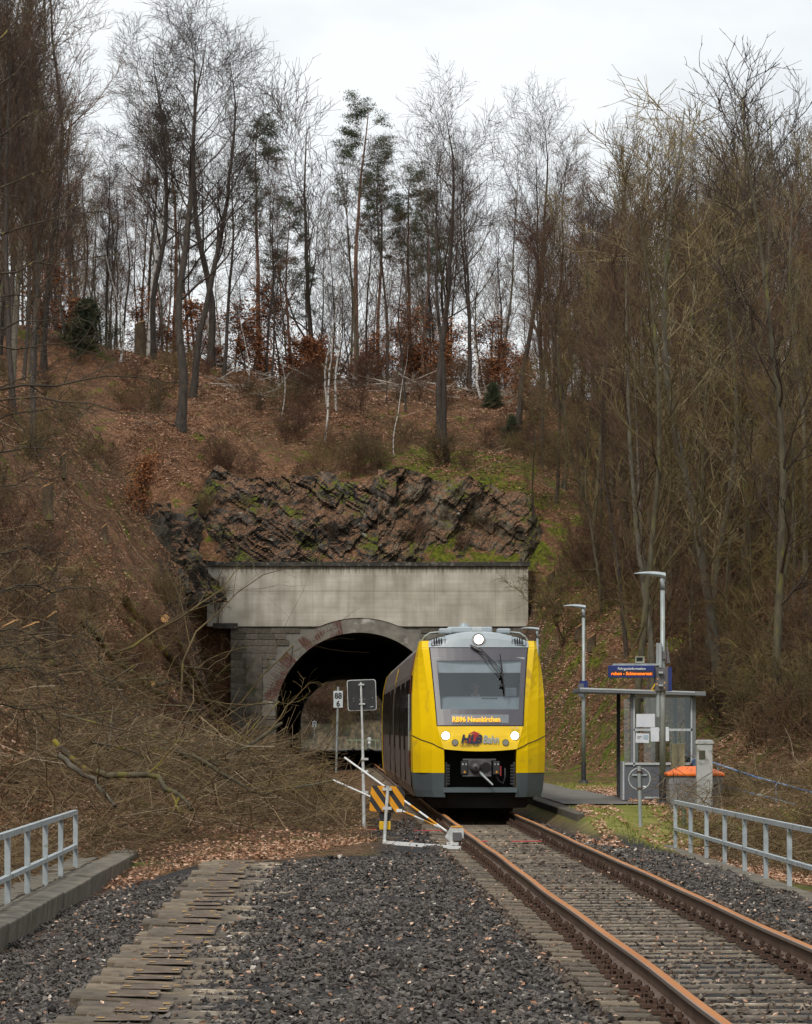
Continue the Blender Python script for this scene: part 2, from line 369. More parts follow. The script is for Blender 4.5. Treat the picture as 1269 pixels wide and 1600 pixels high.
def ground_mat(name):
    m = bpy.data.materials.new(name); m.use_nodes = True
    n = m.node_tree.nodes; l = m.node_tree.links.new; b = n['Principled BSDF']; b.inputs['Roughness'].default_value = .95
    b.inputs['Specular IOR Level'].default_value = .2
    tc = n.new('ShaderNodeTexCoord')
    def noise(s, det=5, r=.6):
        z = n.new('ShaderNodeTexNoise'); z.inputs['Scale'].default_value = s; z.inputs['Detail'].default_value = det
        z.inputs['Roughness'].default_value = r; l(tc.outputs['Object'], z.inputs[0]); return z.outputs['Fac']
    def ramp(src, stops):
        r = n.new('ShaderNodeValToRGB')
        while len(r.color_ramp.elements) < len(stops): r.color_ramp.elements.new(.5)
        for e, (p, c) in zip(r.color_ramp.elements, stops): e.position = p; e.color = (*c, 1)
        l(src, r.inputs[0]); return r.outputs[0]
    def mix(f, a, c):
        x = n.new('ShaderNodeMix'); x.data_type = 'RGBA'; l(f, x.inputs[0]); l(a, x.inputs[6]); l(c, x.inputs[7]); return x.outputs[2]
    def att(k):
        a = n.new('ShaderNodeAttribute'); a.attribute_name = k; return a.outputs['Fac']
    def mul(a, c):
        x = n.new('ShaderNodeMath'); x.operation = 'MULTIPLY'; x.use_clamp = True; l(a, x.inputs[0]); l(c, x.inputs[1]); return x.outputs[0]
    litter = ramp(noise(7, 8, .75), [(.30, (.050,.027,.015)), (.46, (.135,.066,.034)), (.58, (.260,.140,.078)), (.70, (.42,.255,.16))])
    soil = ramp(noise(1.1, 4), [(.42, (.25,.25,.25)), (.6, (1, 1, 1))])
    dk = n.new('ShaderNodeMix'); dk.data_type = 'RGBA'; dk.blend_type = 'MULTIPLY'; dk.inputs[0].default_value = .55
    l(litter, dk.inputs[6]); l(soil, dk.inputs[7]); col = dk.outputs[2]
    mossc = ramp(noise(5, 5), [(.35, (.030,.040,.006)), (.6, (.125,.135,.014))])
    ma_ = n.new('ShaderNodeMath'); ma_.operation = 'MULTIPLY_ADD'; ma_.inputs[1].default_value = .20; l(att('moss'), ma_.inputs[0]); l(noise(.9, 6, .7), ma_.inputs[2])
    mossm = ramp(ma_.outputs[0], [(.62, (0, 0, 0)), (.68, (1, 1, 1))])
    col = mix(mossm, col, mossc)
    rockc = ramp(noise(1.8, 8, .7), [(.35, (.022,.018,.014)), (.55, (.072,.055,.038)), (.7, (.15,.12,.085))])
    col = mix(att('rock'), col, rockc)
    grc = ramp(noise(2.2, 7, .7), [(.36, (.09,.115,.02)), (.52, (.21,.21,.045)), (.66, (.30,.23,.10))])
    col = mix(att('grass'), col, grc)
    bal = ramp(noise(16, 4, .7), [(.35, (.012,.012,.013)), (.6, (.05,.048,.048)), (.75, (.10,.09,.08))])
    col = mix(att('stone'), col, bal)
    l(col, b.inputs['Base Color'])
    bp = n.new('ShaderNodeBump'); bp.inputs['Strength'].default_value = .8; bp.inputs['Distance'].default_value = .08
    l(noise(5, 8, .75), bp.inputs['Height']); l(bp.outputs[0], b.inputs['Normal'])
    return m
M['ground'] = ground_mat('forest_floor')

def sheet(name, c0, c1, nc, d0, d1, nd, fn, ds=None, attrs=None):
    cs = np.linspace(c0, c1, nc); dd = np.linspace(d0, d1, nd) if ds is None else ds; nd = len(dd)
    C, D = np.meshgrid(cs, dd); Z = fn(C, D)
    V = np.stack([C+SL*D, D, Z], -1).reshape(-1, 3)
    i = np.arange((nd-1)*nc).reshape(nd-1, nc)[:, :-1].ravel()
    Fq = np.stack([i, i+1, i+nc+1, i+nc], 1)
    gz_d, gz_c = np.gradient(Z, dd, cs); slope = np.hypot(gz_d, gz_c)
    a = attrs(C, D, Z, slope) if attrs else {}
    return link(name, mesh_np(name, V, [Fq], True, {k: v.ravel() for k, v in a.items()}), None, M['ground'])

def attrs_A(C, D, Z, s):
    right = (C > 4.7)
    grass = sstep(C, 4.45, 4.8)*sstep(D, 62.5, 65)*(1-sstep(D, 98, 112))*(1-sstep(C, 10, 12.5))
    stone = ((C > -3.4) & (C < 6.4)).astype(float)*(1-sstep(D, 66, 80))*(1-grass)
    stone = stone*np.where((C < .9) & (D > 53), .15, 1)
    stone = np.maximum(stone, ((C > 1.7) & (C < 4.8) & (D > 60))*.6)
    rock = sstep(s, 1.9, 2.6)
    moss = np.where(right, .75, .30)*(1-rock*.4)
    return dict(grass=np.clip(grass, 0, 1), stone=stone, rock=rock, moss=moss)
def attrs_B(C, D, Z, s):
    moss = .25+.9*np.exp(-((C-7.5)/5)**2)*(1-sstep(D, 184, 194))
    return dict(grass=C*0, stone=C*0, rock=sstep(s, 1.2, 2.2)*.9, moss=np.clip(moss, 0, 1.2)*(1-sstep(D, 200, 206)*.7))
tag(sheet('ground', -46, 50, 193, 5, 174.4, 330, gA, attrs=attrs_A), kind='structure')
tag(sheet('hill', -75, 75, 190, 174.0, 338, 200, gB, attrs=attrs_B), kind='structure')
_fg = tag(sheet('far_ground', -60, 60, 60, 338, 500, 60, gC, attrs=lambda C, D, Z, s: dict(grass=C*0, stone=C*0, rock=C*0, moss=C*0-.3)), kind='structure')
_fg.data.materials.clear(); _fg.data.materials.append(M['far_wood'])
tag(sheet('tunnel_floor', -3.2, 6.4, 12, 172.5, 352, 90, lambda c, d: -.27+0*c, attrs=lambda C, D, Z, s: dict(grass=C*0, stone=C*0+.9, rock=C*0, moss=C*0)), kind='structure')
_b = MB(); _b.add([(-1500,-200,-6), (1500,-200,-6), (1500,2500,-6), (-1500,2500,-6)], [(0,1,2,3)])
_b.build('lowland', M['ground'], kind='structure')
# faces of earth that close the hill beside and above the portal
_b = MB()
for c0, c1, y in ((-75, -5.8, 174.02), (9.9, 75, 174.02), (-6.0, -4.2, 173.9), (8.5, 10.1, 173.9)):
    cs = np.linspace(c0, c1, 60)
    _b.grid([[tuple(tr(c, y, -5)) for c in cs], [tuple(tr(c, y, float(gB(c, 174.02)) if abs(c) > 10.5 or c < -5.9 else 9.6)) for c in cs]])
o = _b.build('cutting_end_bank', M['ground'], kind='structure')

# ------------------------------------------------------------------ rock faces
def rock_mat(name, c1, c2, c3):
    """Slate that carries leaf litter and moss on its ledges."""
    m = bpy.data.materials.new(name); m.use_nodes = True
    n = m.node_tree.nodes; l = m.node_tree.links.new; b = n['Principled BSDF']; b.inputs['Roughness'].default_value = .92; b.inputs['Specular IOR Level'].default_value = .25
    tc = n.new('ShaderNodeTexCoord')
    def noise(s, det=8, sc=(1, 1, 1), rot=(0, 0, 0)):
        mp = n.new('ShaderNodeMapping'); mp.inputs['Scale'].default_value = sc; mp.inputs['Rotation'].default_value = rot; l(tc.outputs['Object'], mp.inputs[0])
        z = n.new('ShaderNodeTexNoise'); z.inputs['Scale'].default_value = s; z.inputs['Detail'].default_value = det; z.inputs['Roughness'].default_value = .65; l(mp.outputs[0], z.inputs[0]); return z.outputs['Fac']
    def ramp(src, stops):
        r = n.new('ShaderNodeValToRGB')
        while len(r.color_ramp.elements) < len(stops): r.color_ramp.elements.new(.5)
        for e, (p, c) in zip(r.color_ramp.elements, stops): e.position = p; e.color = (*c, 1)
        l(src, r.inputs[0]); return r.outputs[0]
    def mix(f, a, c):
        x = n.new('ShaderNodeMix'); x.data_type = 'RGBA'; l(f, x.inputs[0]); l(a, x.inputs[6]); l(c, x.inputs[7]); return x.outputs[2]
    W = (0, 0, 0); B1 = (1, 1, 1)
    col = ramp(noise(1.2, 9, (1, 1, .5), (0, .6, 0)), [(.36, c1), (.52, c2), (.66, c3)])
    g = n.new('ShaderNodeNewGeometry'); sx = n.new('ShaderNodeSeparateXYZ'); l(g.outputs['Normal'], sx.inputs[0])
    ad = n.new('ShaderNodeMath'); ad.operation = 'ADD'; l(sx.outputs['Z'], ad.inputs[0]); nn = noise(1.7, 6); sc_ = n.new('ShaderNodeMath'); sc_.operation = 'MULTIPLY_ADD'; sc_.inputs[1].default_value = 1.6; sc_.inputs[2].default_value = -.8
    l(nn, sc_.inputs[0]); l(sc_.outputs[0], ad.inputs[1])
    litter = ramp(noise(8, 7), [(.35, (.055,.030,.016)), (.55, (.17,.095,.055)), (.7, (.33,.20,.13))])
    moss = ramp(noise(6, 5), [(.35, (.03,.04,.006)), (.6, (.12,.13,.015))])
    cover = mix(ramp(noise(.7, 4), [(.53, W), (.60, B1)]), litter, moss)
    col = mix(ramp(ad.outputs[0], [(.40, W), (.52, B1)]), col, cover)
    lich = ramp(noise(2.6, 5), [(.66, W), (.70, B1)]); pale = ramp(noise(9, 3), [(.3, (.22,.23,.20)), (.7, (.34,.34,.30))])
    col = mix(lich, col, pale)
    l(col, b.inputs['Base Color'])
    bp = n.new('ShaderNodeBump'); bp.inputs['Strength'].default_value = 1; bp.inputs['Distance'].default_value = .06
    l(noise(5, 9, (1, 1, .4), (0, .6, 0)), bp.inputs['Height']); l(bp.outputs[0], b.inputs['Normal'])
    return m
M['rock'] = rock_mat('slate_rock', (.012,.011,.010), (.055,.048,.040), (.15,.135,.115))
M['rock_pale'] = rock_mat('slate_rock_brown', (.020,.016,.011), (.080,.065,.045), (.21,.185,.14))
def rock_wall(name, A, B_, h0, h1, zt0, zt1, depth, lean, label, mt, seed, nu=150, nv=60, dip=.9, ends=(1, 1)):
    """Broken slate face between ground points A and B: blocky steps cut along a dipping bedding."""
    A = Vector(A); B_ = Vector(B_); ln = (B_-A).length
    u = np.linspace(0, 1, nu); v = np.linspace(0, 1, nv); U, Vv = np.meshgrid(u, v)
    top = zt0+(zt1-zt0)*U+fbm(U*ln*.35, U*0, seed)*1.2-(1-np.minimum(np.minimum(U*7+9*(1-ends[0]), (1-U)*7+9*(1-ends[1])), 1))*3.0; bot = h0+(h1-h0)*U
    Z = bot+(top-bot)*Vv
    x = U*ln+fbm(U*ln*.8, Z*.8, seed+1)*.5
    a = x*math.cos(dip)+Z*math.sin(dip); b = -x*math.sin(dip)+Z*math.cos(dip)
    st1 = _hash(np.floor(a*1.1), np.floor(b*.45), seed); st2 = _hash(np.floor(a*2.9), np.floor(b*1.1), seed+3)
    st3 = _hash(np.floor(a*.33+3), np.floor(b*.21), seed+5); st4 = _hash(np.floor(a*6.5), np.floor(b*2.1), seed+8)
    off = (st1*.45+st2*.28+st3*.70+st4*.14)*depth+fbm(x*.5, Z*.5, seed+6)*.9+fbm(x*1.8, Z*1.8, seed+9)*.28+Vv**1.5*(-lean)
    edge = np.minimum(np.minimum(U*6+9*(1-ends[0]), (1-U)*6+9*(1-ends[1])), 1); off = off*edge-(1-edge)*1.2
    nrm = Vector((B_.y-A.y, -(B_.x-A.x), 0)).normalized()
    X = A.x+(B_.x-A.x)*U+nrm.x*off; Y = A.y+(B_.y-A.y)*U+nrm.y*off
    i = np.arange((nv-1)*nu).reshape(nv-1, nu)[:, :-1].ravel()
    # a back row so that the outcrop is a solid with thickness
    V = np.stack([X, Y, Z], -1).reshape(-1, 3)
    bx = np.stack([A.x+(B_.x-A.x)*u-nrm.x*3.5, A.y+(B_.y-A.y)*u-nrm.y*3.5, (top[-1]-.6)], 1)
    V = np.concatenate([V, bx]); k = (nv-1)*nu+np.arange(nu-1)
    Fq = np.concatenate([np.stack([i, i+1, i+nu+1, i+nu], 1), np.stack([k, k+1, k+nu+1, k+nu], 1)])
    return tag(link(name, mesh_np(name, V, [Fq], False), None, mt), label, 'rock face')
rock_wall('rock_face', tr(-7.2, 175.2), tr(3.4, 174.9), 9.2, 9.4, 15.2, 14.3, 1.0, 2.2, 'dark jagged slate rock face above the left half of the concrete portal wall', M['rock'], 3, 190, 70, .9, (1, 0))
rock_wall('rock_face', tr(2.5, 174.95), tr(11.4, 175.0), 9.2, 9.0, 14.3, 12.9, .75, 2.0, 'brownish bedded slate rock face above the right half of the concrete portal wall', M['rock_pale'], 8, 170, 70, -.6, (0, 1))
rock_wall('rock_face', at(196, 148) + Vector((0, 0, 0)), at(288, 163), 3.6, 3.2, 8.8, 7.4, .8, .5, 'dark upright slate slabs standing in the left slope beside the portal', M['rock'], 12, 110, 70, .15)
rock_wall('rock_face', at(262, 165), at(330, 172), 7.5, 8.0, 12.6, 12.4, .9, 1.6, 'slate outcrop with upright layers rising left of the portal wall top', M['rock'], 17, 100, 80, .3)
rock_wall('rock_face', at(808, 171.5), at(882, 158), 1.5, 1.0, 8.6, 7.2, .6, 1.4, 'mossy low rock outcrop at the right foot of the portal wall', M['rock'], 23, 100, 50, .5)

# ------------------------------------------------------------------ tunnel portal
def concrete_mat():
    m = bpy.data.materials.new('board_marked_concrete'); m.use_nodes = True
    n = m.node_tree.nodes; l = m.node_tree.links.new; b = n['Principled BSDF']; b.inputs['Roughness'].default_value = .9
    tc = n.new('ShaderNodeTexCoord')
    def noise(sc, s, det=5):
        mp = n.new('ShaderNodeMapping'); mp.inputs['Scale'].default_value = sc; l(tc.outputs['Object'], mp.inputs[0])
        z = n.new('ShaderNodeTexNoise'); z.inputs['Scale'].default_value = s; z.inputs['Detail'].default_value = det
        l(mp.outputs[0], z.inputs[0]); return z.outputs['Fac']
    def ramp(src, p0, c0, p1, c1):
        r = n.new('ShaderNodeValToRGB'); r.color_ramp.elements[0].position = p0; r.color_ramp.elements[1].position = p1
        r.color_ramp.elements[0].color = (*c0, 1); r.color_ramp.elements[1].color = (*c1, 1); l(src, r.inputs[0]); return r.outputs[0]
    base = ramp(noise((1, 1, 1), .8, 7), .3, (.44,.41,.345), .7, (.68,.645,.56))
    streak = ramp(noise((2.2, 1, .30), 1.1, 7), .38, (.42,.38,.32), .56, (1, 1, 1))
    boards = ramp(noise((.15, 1, 9), 1.0, 2), .3, (.86,.86,.84), .7, (1, 1, 1))
    cur = base
    sz_ = n.new('ShaderNodeSeparateXYZ'); l(tc.outputs['Object'], sz_.inputs[0]); mr_ = n.new('ShaderNodeMapRange'); mr_.inputs[1].default_value = 8.9; mr_.inputs[2].default_value = 9.75; l(sz_.outputs['Z'], mr_.inputs[0])
    ml_ = n.new('ShaderNodeMath'); ml_.operation = 'MULTIPLY'; l(mr_.outputs[0], ml_.inputs[0]); l(noise((7, 1, .35), 1.2, 6), ml_.inputs[1]); drip = ramp(ml_.outputs[0], .30, (1, 1, 1), .50, (.30,.27,.22))
    blot = ramp(noise((1, 1, 1.6), .55, 7), .40, (.62,.60,.54), .56, (1, 1, 1))
    for t, f in ((streak, .28), (boards, .8), (drip, .8), (blot, .38)):
        x = n.new('ShaderNodeMix'); x.data_type = 'RGBA'; x.blend_type = 'MULTIPLY'; x.inputs[0].default_value = f
        l(cur, x.inputs[6]); l(t, x.inputs[7]); cur = x.outputs[2]
    l(cur, b.inputs['Base Color'])
    bp = n.new('ShaderNodeBump'); bp.inputs['Strength'].default_value = .25; bp.inputs['Distance'].default_value = .02
    l(noise((1, 1, 1), 12, 6), bp.inputs['Height']); l(bp.outputs[0], b.inputs['Normal'])
    return m
M['concrete_wall'] = concrete_mat()
M['coping'] = mat('coping_dark', (.030,.029,.026), (.075,.070,.060), 3, .95, .4, c3=(.17,.16,.14), s3=6, t3=.62)
M['stone_a'] = mat('stone_a', (.085,.072,.055), (.155,.138,.110), 3, .95, .4, c3=(.06,.065,.03), s3=2, t3=.6)
M['stone_b'] = mat('stone_b', (.115,.098,.078), (.200,.178,.145), 3, .95, .4, c3=(.05,.045,.04), s3=2, t3=.62)
M['mortar'] = mat('mortar', (.17,.16,.14), (.24,.23,.20), 3, .95, .3, c3=(.09,.09,.06), s3=1.2, t3=.55)
M['brick_red'] = mat('brick_red', (.105,.045,.036), (.165,.078,.060), 5, .9, .3, c3=(.22,.20,.17), s3=1.6, t3=.50)
M['ring_concrete'] = mat('ring_concrete', (.15,.14,.12), (.27,.25,.215), 1.6, .9, .4, c3=(.52,.50,.46), s3=1.2, t3=.63)
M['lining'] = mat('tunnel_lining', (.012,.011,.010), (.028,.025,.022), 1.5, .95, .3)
DP = 173.0
portal = empty('tunnel_portal', tr(TUN, DP, 0), math.atan(-SL)*0, 'concrete and stone tunnel portal wall with a round arch opening', 'tunnel portal')
RI, RO, ZC, ZB = 4.1, 4.82, 2.42, -.4
XL, XR = -9.77-(TUN+SL*DP), 6.0-(TUN+SL*DP)    # local x of concrete wall ends
# concrete retaining wall (with the arch crown cut out of its lower edge)
def wall_with_arch(x0, x1, z0, z1, y0, y1, r, name, m, inset=0):
    b = MB(); xs = sorted(set([x0, x1]+list(np.linspace(-r, r, 41))+list(np.linspace(x0, x1, 14)))); xs = [x for x in xs if x0 <= x <= x1]
    def zlow(x): return max(z0, ZC+math.sqrt(max(r*r-x*x, 0))) if abs(x) < r else z0
    for a, c in zip(xs[:-1], xs[1:]):
        za, zc = zlow(a), zlow(c)
        v = [(a,y0,za), (c,y0,zc), (c,y0,z1), (a,y0,z1), (a,y1,za), (c,y1,zc), (c,y1,z1), (a,y1,z1)]
        b.add(v, [(0,1,2,3), (5,4,7,6), (0,4,5,1), (3,2,6,7)])
    return b.build(name, m, portal)
wall_with_arch(XL, XR, 6.82, 9.78, -.10, .7, RO, 'retaining_wall', M['concrete_wall'])
cp = MB()
nseg = 16
for i in range(nseg):
    a = XL-.12+(XR-XL+.24)*i/nseg; c = XL-.12+(XR-XL+.24)*(i+1)/nseg-.012
    q = MB(); q.box(a, c, -.24+.01*rnd.random(), .78, 9.78, 9.98+.01*rnd.random()); q.build('coping_stone', M['coping'], portal)
# formwork joints: shallow upright and level ribs left by the shutter boards
for x in np.linspace(XL+2.2, XR-1.6, 5):
    q = MB(); zl = 6.86 if abs(x) > RO else max(6.86, ZC+math.sqrt(RO*RO-x*x)+.03)
    q.box(x-.004, x+.004, -.103, -.09, zl, 9.76); q.build('shutter_joint', M['concrete_old'], portal)
for z in (8.55,):
    q = MB(); q.box(XL+.02, XR-.02, -.105, -.09, z, z+.012); q.build('shutter_joint', M['concrete_old'], portal)
# masonry backing and single stones
wall_with_arch(-8.62-(TUN+SL*DP), XR-.15, ZB, 6.82, .02, .7, RI+.3, 'masonry_core', M['mortar'])
x0s = -8.62-(TUN+SL*DP)
unit = MB().box(-.5, .5, -.5, .5, -.5, .5); um = bpy.data.meshes.new('stone'); um.from_pydata([tuple(v) for v in unit.V], [], unit.Q)
umb = um.copy(); um.materials.append(M['stone_a']); umb.materials.append(M['stone_b'])
z = ZB; nst = 0
while z < 6.75:
    h = min(rnd.uniform(.27, .40), 6.79-z)
    if 6.79-z-h < .12: h = 6.79-z
    x = x0s
    while x < XR-.2:
        w = rnd.uniform(.42, .85); w = min(w, XR-.16-x)
        if w < .12: break
        xc = x+w/2; zc = z+h/2
        rr = min(math.hypot(xx, max(zz-ZC, 0)) if zz > ZC else abs(xx) for xx in (x, x+w, xc) for zz in (z, z+h))
        if rr > RO+.01 and not (x < 0 < x+w and z < ZC):
            o = bpy.data.objects.new('stone', um if rnd.random() < .5 else umb); COL.objects.link(o); o.parent = portal
            o.location = (xc, .052+rnd.uniform(-.015, .008), zc); o.scale = (w-.045, .14, h-.04); nst += 1
        x += w
    z += h
# arch ring: bricks at the haunches, patched concrete at the crown
ring_b = MB(); ring_c = MB()
N = 96
for i in range(N):
    a0 = math.pi*i/N; a1 = math.pi*(i+.70)/N; deg = 180-math.degrees(a0)
    brick = (100 < math.degrees(a0) < 128) or (138 < math.degrees(a0) < 170) or (20 < math.degrees(a0) < 45)
    if not brick: a1 = math.pi*(i+1.0)/N
    tgt = ring_b if brick else ring_c
    for (ra, rb) in (((RI, RI+.35), (RI+.37, RO)) if brick else ((RI, RO),)):
        jy = -.06+(rnd.uniform(-.02, .015) if brick else 0)
        P = [(ra*math.cos(a0), ZC+ra*math.sin(a0)), (rb*math.cos(a0), ZC+rb*math.sin(a0)), (rb*math.cos(a1), ZC+rb*math.sin(a1)), (ra*math.cos(a1), ZC+ra*math.sin(a1))]
        tgt.prism(P, jy, .4)
ring_b.build('brick_ring', M['brick_red'], portal, kind='stuff')
for sx in (-1, 1):
    zz = ZB
    while zz < ZC-.02:
        h = min(.38, ZC-zz); xx = sx*(RI+.36)
        q = MB(); q.box(min(sx*RI, sx*(RI+.72)), max(sx*RI, sx*(RI+.72)), -.05+rnd.uniform(-.015, .015), .4, zz, zz+h-.03); q.build('stone', M['stone_b'], portal); zz += h
ring_c.build('arch_ring', M['ring_concrete'], portal, kind='stuff')
# recess frame left of the arch (bricked-in refuge) and the corner post block
mr = MB(); [mr.prism([((RI+.01)*math.cos(a), ZC+(RI+.01)*math.sin(a)), ((RO-.01)*math.cos(a), ZC+(RO-.01)*math.sin(a)), ((RO-.01)*math.cos(a+math.pi/60), ZC+(RO-.01)*math.sin(a+math.pi/60)), ((RI+.01)*math.cos(a+math.pi/60), ZC+(RI+.01)*math.sin(a+math.pi/60))], -.035, .38) for a in np.arange(60)*math.pi/60]
mr.build('ring_mortar', M['mortar'], portal, kind='stuff')
q = MB(); q.box(x0s+.75, x0s+1.55, -.09, .0, -.3, 5.25); q.build('buttress', M['stone_a'], portal, label='dark mossy pilaster left of the arch')
q = MB(); q.box(XL+.3, x0s+.35, -.16, .5, 6.72, 6.98); q.build('ledge', M['coping'], portal)
# tunnel tube
tube = MB(); Ps = []
ys = [0.38]+list(np.linspace(2, 164.5, 40))
for y in ys:
    row = [(-RI, ZB)]+[(RI*math.cos(math.pi*(1-k/24)), ZC+RI*math.sin(math.pi*(1-k/24))) for k in range(25)]+[(RI, ZB)]
    Ps.append([(p[0]+SL*y, y, p[1]) for p in row])
tube.grid(Ps)
Ps2 = [[(p[0]*1.14+SL*y, y, ZC+(p[2]-ZC)*1.14 if p[2] > ZC else p[2]) for p in [(q[0]-SL*y, 0, q[2]) for q in r]] for y, r in zip(ys, Ps)]
tube.grid([list(reversed(r)) for r in Ps2])
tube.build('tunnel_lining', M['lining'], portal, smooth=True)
fp = MB(); yE = 164.6
for i in range(48):
    a0, a1 = math.pi*i/48, math.pi*(i+1)/48
    Pq = [(RI*math.cos(a0), ZC+RI*math.sin(a0)), (8*math.cos(a0), ZC+8*math.sin(a0)), (8*math.cos(a1), ZC+8*math.sin(a1)), (RI*math.cos(a1), ZC+RI*math.sin(a1))]
    fp.prism([(p[0]+SL*yE, p[1]) for p in Pq], yE, yE+.6)
fp.build('far_arch', M['stone_a'], portal)

# ------------------------------------------------------------------ tracks
def wig(d): return .010*math.sin(d*.31)+.006*math.sin(d*.83+1)
track = empty('railway_track', tr(TC, 20, 0), 0, 'track in use with rusty rails on concrete sleepers, running to the train', 'railway track')
T0 = track.location.copy()
def loc(c, d, z): return tuple(tr(c, d, z)-T0)
prof = [(-.075,-.172),(.075,-.172),(.075,-.160),(.012,-.135),(.010,-.045),(.036,-.030),(.036,-.004),(.030,0),(-.030,0),(-.036,-.004),(-.036,-.030),(-.010,-.045),(-.012,-.135),(-.075,-.160)]
ds = list(np.arange(14, 80, 1.0))+list(np.arange(80, 352, 4.0))
for s in (-1, 1):
    me_v = []; faces = []; mi = []
    for d in ds:
        for (x, z_) in prof: me_v.append(loc(TC+s*.7525+x+wig(d+s*3), d, z_))
    n = len(prof)
    for i in range(len(ds)-1):
        for j in range(n):
            faces.append((i*n+j, (i+1)*n+j, (i+1)*n+(j+1) % n, i*n+(j+1) % n))
            top = j == 7; inner = (j in (5, 6)) if s < 0 else (j in (8, 9))
            if j == 7: mi.append(1)
            elif j in (6, 8, 5, 9): mi.append(2 if j in (8, 9) else 0)
            else: mi.append(0)
    me = bpy.data.meshes.new('rail'); me.from_pydata(me_v, [], faces); me.update()
    o = link('rail', me, track, [M['rail_side'], M['rail_top'], M['rail_worn']]); me.polygons.foreach_set('material_index', mi)
# one sleeper with its rail fasteners, copied along the line
slp = MB()
hx = 1.2
prf = [(-.15,-.42),(.15,-.42),(.13,-.215),(.10,-.205),(-.10,-.205),(-.13,-.215)]
slp.V = []; n = len(prf)
vv = []
for x in (-hx, -hx+.04, -.45, .45, hx-.04, hx):
    k = .9 if abs(x) > 1.19 else 1; dz = -.02 if abs(x) < .5 else 0
    for (y, z_) in prf: vv.append((x, y*k, z_+(dz if z_ > -.3 else 0)))
ff = [tuple(range(n))[::-1], tuple(range(5*n, 6*n))]+[(i*n+j, i*n+(j+1) % n, (i+1)*n+(j+1) % n, (i+1)*n+j) for i in range(5) for j in range(n)]
slp.add(vv, ff)
s0 = slp.build('sleeper', M['sleeper'], track, bevel=0)
def fastener(xc):
    b = MB(); b.box(xc-.18, xc+.18, -.08, .08, -.204, -.176)
    for s in (-1, 1):
        b.box(xc+s*.082-.014, xc+s*.082+.014, -.055, .055, -.176, -.150)      # ribs
        b.box(xc+s*.095-.035, xc+s*.095+.035, -.030, .030, -.150, -.135)      # clamp
        b.tube([(xc+s*.105, 0, -.176), (xc+s*.105, 0, -.085)], .012, 6)
        b.tube([(xc+s*.105, 0, -.128), (xc+s*.105, 0, -.100)], .024, 6)
        b.tube([(xc+s*.155, 0, -.176), (xc+s*.155, 0, -.150)], .022, 6)
    return b
f0 = [fastener(s*.7525).build('rail_fastener', M['rust'], s0) for s in (-1, 1)]
k = 0; d = 17.0
first = True
while d < 74:
    if first: o = s0; first = False
    else:
        o = s0.copy(); COL.objects.link(o); o.parent = track
        for f in f0: g = f.copy(); COL.objects.link(g); g.parent = o
    o.location = Vector(loc(TC+rnd.uniform(-.02, .02), d, rnd.uniform(-.008, .006))); o.rotation_euler = (0, 0, -SL+rnd.uniform(-.004, .004)-2*(-SL)*0)
    d += .60+rnd.uniform(-.012, .012)
fb = MB()
while d < 350:
    c = Vector(loc(TC, d, 0)); fb.box(c.x-1.2, c.x+1.2, c.y-.12, c.y+.12, -.4, -.21); d += .62
fb.build('far_sleepers', M['sleeper'], track, kind='stuff')
# dismantled track: sleepers left in the ballast, without rails
old = empty('dismantled_track', tr(AC, 20, 0), 0, 'row of old bare concrete sleepers without rails, half buried in dark ballast', 'old sleepers')
O0 = old.location.copy()
def old_sleeper():
    b = MB(); vv = []
    for x in (-1.2, -1.17, -.45, .45, 1.17, 1.2):
        k = .92 if abs(x) > 1.19 else 1; dz = -.03 if abs(x) < .5 else 0
        for (y, z_) in [(-.165,-.40),(.165,-.40),(.155,-.20),(.135,-.185),(-.135,-.185),(-.155,-.20)]: vv.append((x, y*k, z_+(dz if z_ > -.3 else 0)))
    b.add(vv, [tuple(range(6))[::-1], tuple(range(30, 36))]+[(i*6+j, i*6+(j+1) % 6, (i+1)*6+(j+1) % 6, (i+1)*6+j) for i in range(5) for j in range(6)])
    return b
M['seat'] = mat('rail_seat_stain', (.080,.055,.038), (.155,.120,.090), 9, .95)
M['dowel'] = mat('dowel_plastic', (.46,.30,.10), (.36,.22,.07), 9, .6)
os_ = old_sleeper().build('sleeper', M['sleeper'], old)
kids = []
for s in (-1, 1):
    b = MB(); b.box(s*.7525-.19, s*.7525+.19, -.12, .12, -.187, -.1835); kids.append(b.build('rail_seat', M['seat'], os_))
    for t in (-1, 1):
        b = MB(); c = (s*.7525+t*.145, -.02, -.178)
        for kk in range(10):
            a0, a1 = 2*math.pi*kk/10, 2*math.pi*(kk+1)/10
            P = [(c[0]+r*math.cos(a), c[1]+r*math.sin(a), c[2]+zz) for r, zz in ((.030, 0), (.015, 0.003), (.013, -.02)) for a in (a0, a1)]
            b.add(P, [(0,1,3,2), (2,3,5,4)])
        kids.append(b.build('dowel', M['dowel'], os_))
        b = MB(); b.disc((c[0], c[1], c[2]-.004), .016, 'z', .004, 8); kids.append(b.build('dowel_hole', M['black'], os_))
d = 19.0; first = True
while d < 52:
    if first: o = os_; first = False
    else:
        o = os_.copy(); COL.objects.link(o); o.parent = old
        for f in kids: g = f.copy(); COL.objects.link(g); g.parent = o
    o.location = tr(AC+rnd.uniform(-.08, .08), d, rnd.uniform(-.02, .02))-O0; o.rotation_euler = (rnd.uniform(.02, .13), rnd.uniform(-.02, .02), rnd.uniform(-.012, .012))
    d += .65+rnd.uniform(-.05, .06)

